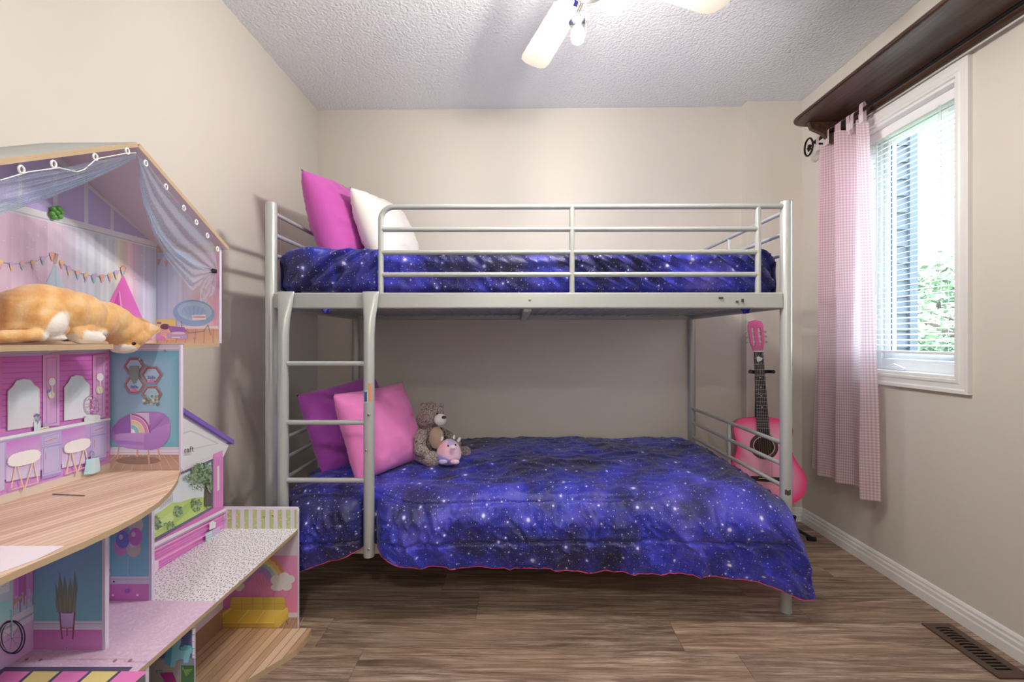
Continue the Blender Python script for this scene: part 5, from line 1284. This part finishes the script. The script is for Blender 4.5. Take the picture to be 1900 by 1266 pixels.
for x, y in ((120,225),(300,195),(533,155),(712,122),(815,190),(928,322),(1028,440),(1098,520),(1160,595),(1215,670)):
    q = ox(x/3.0133, 240+y/3.0133, XN+.004); c = MB()
    c.tube([q + Vector((.0, .0045*math.cos(i*.628), .0065*math.sin(i*.628))) for i in range(10)], .0018, 8, closed=True)
    c.build('ring', M['white'], cn, smooth=True)
q = ox(396, 503, XN); MB().box(q.x-.006, q.x+.006, q.y-.008, q.y+.008, q.z-.006, q.z+.006).build('clip', M['black'], cn, bevel=.002)
# ------------------------------------------------------------------ loose toys on the dollhouse
M['bead'] = plain('green_bead', S(110,180,90), .3); gk_ = None
gc_ = thing('bead_cluster', ox(105, 405, DX+.004), 'cluster of round green beads stuck on the dollhouse gable trim', 'toy')
for dx, dy in ((-6,-7),(4,-8),(-8,2),(1,0),(9,-2),(-4,8),(6,7)):
    q = ox(105+dx, 395+dy, DX+.006); MB().ball(q, (.0055,.0062,.0064), n=12).build('bead', M['bead'], gc_, smooth=True)
a_, b_ = oz(98, 917, DZ2+.0015), oz(157, 920, DZ2+.0015)
tag(MB().tube([a_, b_], .0012, 8).build('thin_stick', plain('grey_metal', S(120,124,126), .4, .5), smooth=True), 'thin grey stick lying on the middle floor of the dollhouse', 'stick')
# ------------------------------------------------------------------ cat crouching on the top floor, head hanging into the opening
def cat():
    mb = MB(); XC = -.955
    def cp(x, y, dx=0): return ox(x/6.33, 500+y/6.33, XC+dx)
    def b(x, y, rx, rz, wx, dx=0, rot=0):      # traced centre and radii; wx = half width across
        c = cp(x, y, dx); k = abs(cp(x+rx, y, dx).y - c.y)*.5 + abs(cp(x-rx, y, dx).y - c.y)*.5; kz = rz/6.33/F*c.y
        mb.ball(c, (wx, k, kz), n=24, mat=Matrix.Rotation(rot, 4, 'X'))
    b(330, 540, 350, 330, .064); b(480, 440, 330, 275, .058); b(650, 500, 330, 300, .060); b(860, 520, 300, 265, .056); b(1060, 590, 270, 245, .050)
    b(1230, 590, 220, 215, .042); b(1330, 610, 190, 180, .038)
    b(800, 700, 260, 150, .050); b(1000, 720, 200, 110, .044); b(330, 700, 330, 150, .066, .006); b(540, 640, 210, 190, .03, .045)              # haunch
    b(1430, 700, 190, 195, .040); b(1500, 790, 165, 150, .040); b(1590, 790, 90, 95, .036); b(1460, 905, 115, 85, .031); b(1445, 945, 88, 42, .025)   # head, muzzle
    for dx, x, y in ((.026, 1640, 745), (-.024, 1600, 690)):      # ears
        c0 = cp(x, y-8, dx); tip = cp(1885, 690, dx+.004) if dx > 0 else cp(1800, 650, dx-.012)
        mb.tube([c0, c0+(tip-c0)*.35, c0+(tip-c0)*.7, tip], [.029,.024,.0125,.002], 14, flat=(.30,1))
    kk = .88/F/6.33
    mb.tube([cp(-60,790,.05), cp(200,785,.058), cp(430,770,.058), cp(520,800,.055)], [.011,.0115,.011,.008], 14)   # tail along the flank
    mb.tube([cp(860,720,.03), cp(960,790,.04), cp(1130,805,.042), cp(1190,815,.042)], [.022,.017,.0115,.010], 14)   # near foreleg and paw
    b(1170, 812, 55, 30, .012, .042); mb.tube([cp(900,720,-.03), cp(1060,800,-.03), cp(1200,812,-.03)], [.018,.012,.010], 12)
    b(640, 810, 130, 34, .016, .05)                                                                                # hind paw
    rm, nr = remesh(mb, .0026, 4)
    # keep the underside on the floor board
    O1, O2, O3, Wt = S(206,138,68), S(232,178,112), S(243,210,160), S(245,240,232)
    cols = []; vs = []
    for v, n in zip(rm.v, nr):
        if v.z < DZ3 and v.y < .966: v = Vector((v.x, v.y, DZ3 + .0004))
        if v.x < DX + .004: v = Vector((DX+.004, v.y, v.z))
        # recover traced position
        d = v.y*_c - v.x*_s; rr = v.x*_c + v.y*_s; X = (950+F*rr/d)*6.33; Y = (CY-F*(v.z-CAMH)/d-500)*6.33
        st = .5+.5*math.sin(X*.020 + Y*.006 + 2.2*nz3(X*.004, Y*.004, 3)); f = .35+.65*nz3(X*.006, Y*.009, 1) + .35*(st-.5)
        sp = nz3(X*.05, Y*.02, 5)*.18; f = min(1, max(0, f*.6+.35+sp))
        c = [O1[i]+(O2[i]-O1[i])*min(1,f*2) if f < .5 else O2[i]+(O3[i]-O2[i])*(f*2-1) for i in range(3)]
        wt = 0; jig = 25*nz3(X*.03, Y*.03, 9)
        ex = ((X-660-(700-Y)*.45)/120)**2 + ((Y-690)/190)**2
        if n.x > -.2:
            wt = max(wt, sst(1.25, .8, ex + jig*.006))
            if Y > 745 and 480 < X < 960: wt = max(wt, .95*sst(480, 530, X+jig)*sst(745, 775, Y+jig)*sst(960, 900, X))
            if 940 < X < 1260 and Y > 700 and v.x > -.945: wt = max(wt, sst(940+jig*2, 1010+jig*2, X)*sst(700, 745, Y+jig))
        if ((X-1440)/185)**2 + ((Y-965+jig*.5)/88)**2 < 1: wt = 1
        if n.z < -.4 and 700 < X < 1230 and Y > 770: wt = 1
        if X > 1760 and Y < 720: wt = max(wt, .3)
        c = [c[i]+(Wt[i]-c[i])*wt for i in range(3)]
        vs.append(v + n*.0005*nz3(X*.09, Y*.03, 2)); cols.append(c+[1])
    rm.v = vs; rm.col = cols
    t = NT('cat_fur'); a = t.n('ShaderNodeAttribute', {'attribute_name': 'Col'})
    nz_ = t.n('ShaderNodeTexNoise', None, Vector=t.coord('Object', scale=(1,1,3.2), rot=(.7,0,0)), Scale=260.0, Detail=4.0, Roughness=.7)
    cc = t.mix(t.ramp(nz_.outputs[0], [(.35, (.28,.28,.28,1)), (.6, (0,0,0,1))]).outputs[0], a.outputs['Color'], S(190,120,60)); cc2 = t.mix(.72, cc, a.outputs['Color'])
    t.P(Base_Color=cc2, Roughness=.9, Sheen_Weight=.4); t.bump(nz_.outputs[0], .5, .002)
    o = rm.build('cat', t.mat, smooth=True, sharp=180, fixn=False)
    tag(o, 'orange and white cat crouching on the top floor of the dollhouse, looking down', 'cat')
    eye = MB().ball(cp(1572, 872, .0375), (.003,.0058,.0042), n=12).build('eye', plain('cat_eye', S(30,22,14), .1), o, smooth=True)
    MB().ball(cp(1545, 962, .006), (.005,.004,.0035), n=12).build('nose', plain('cat_nose', S(220,150,140), .5), o, smooth=True)
cat()
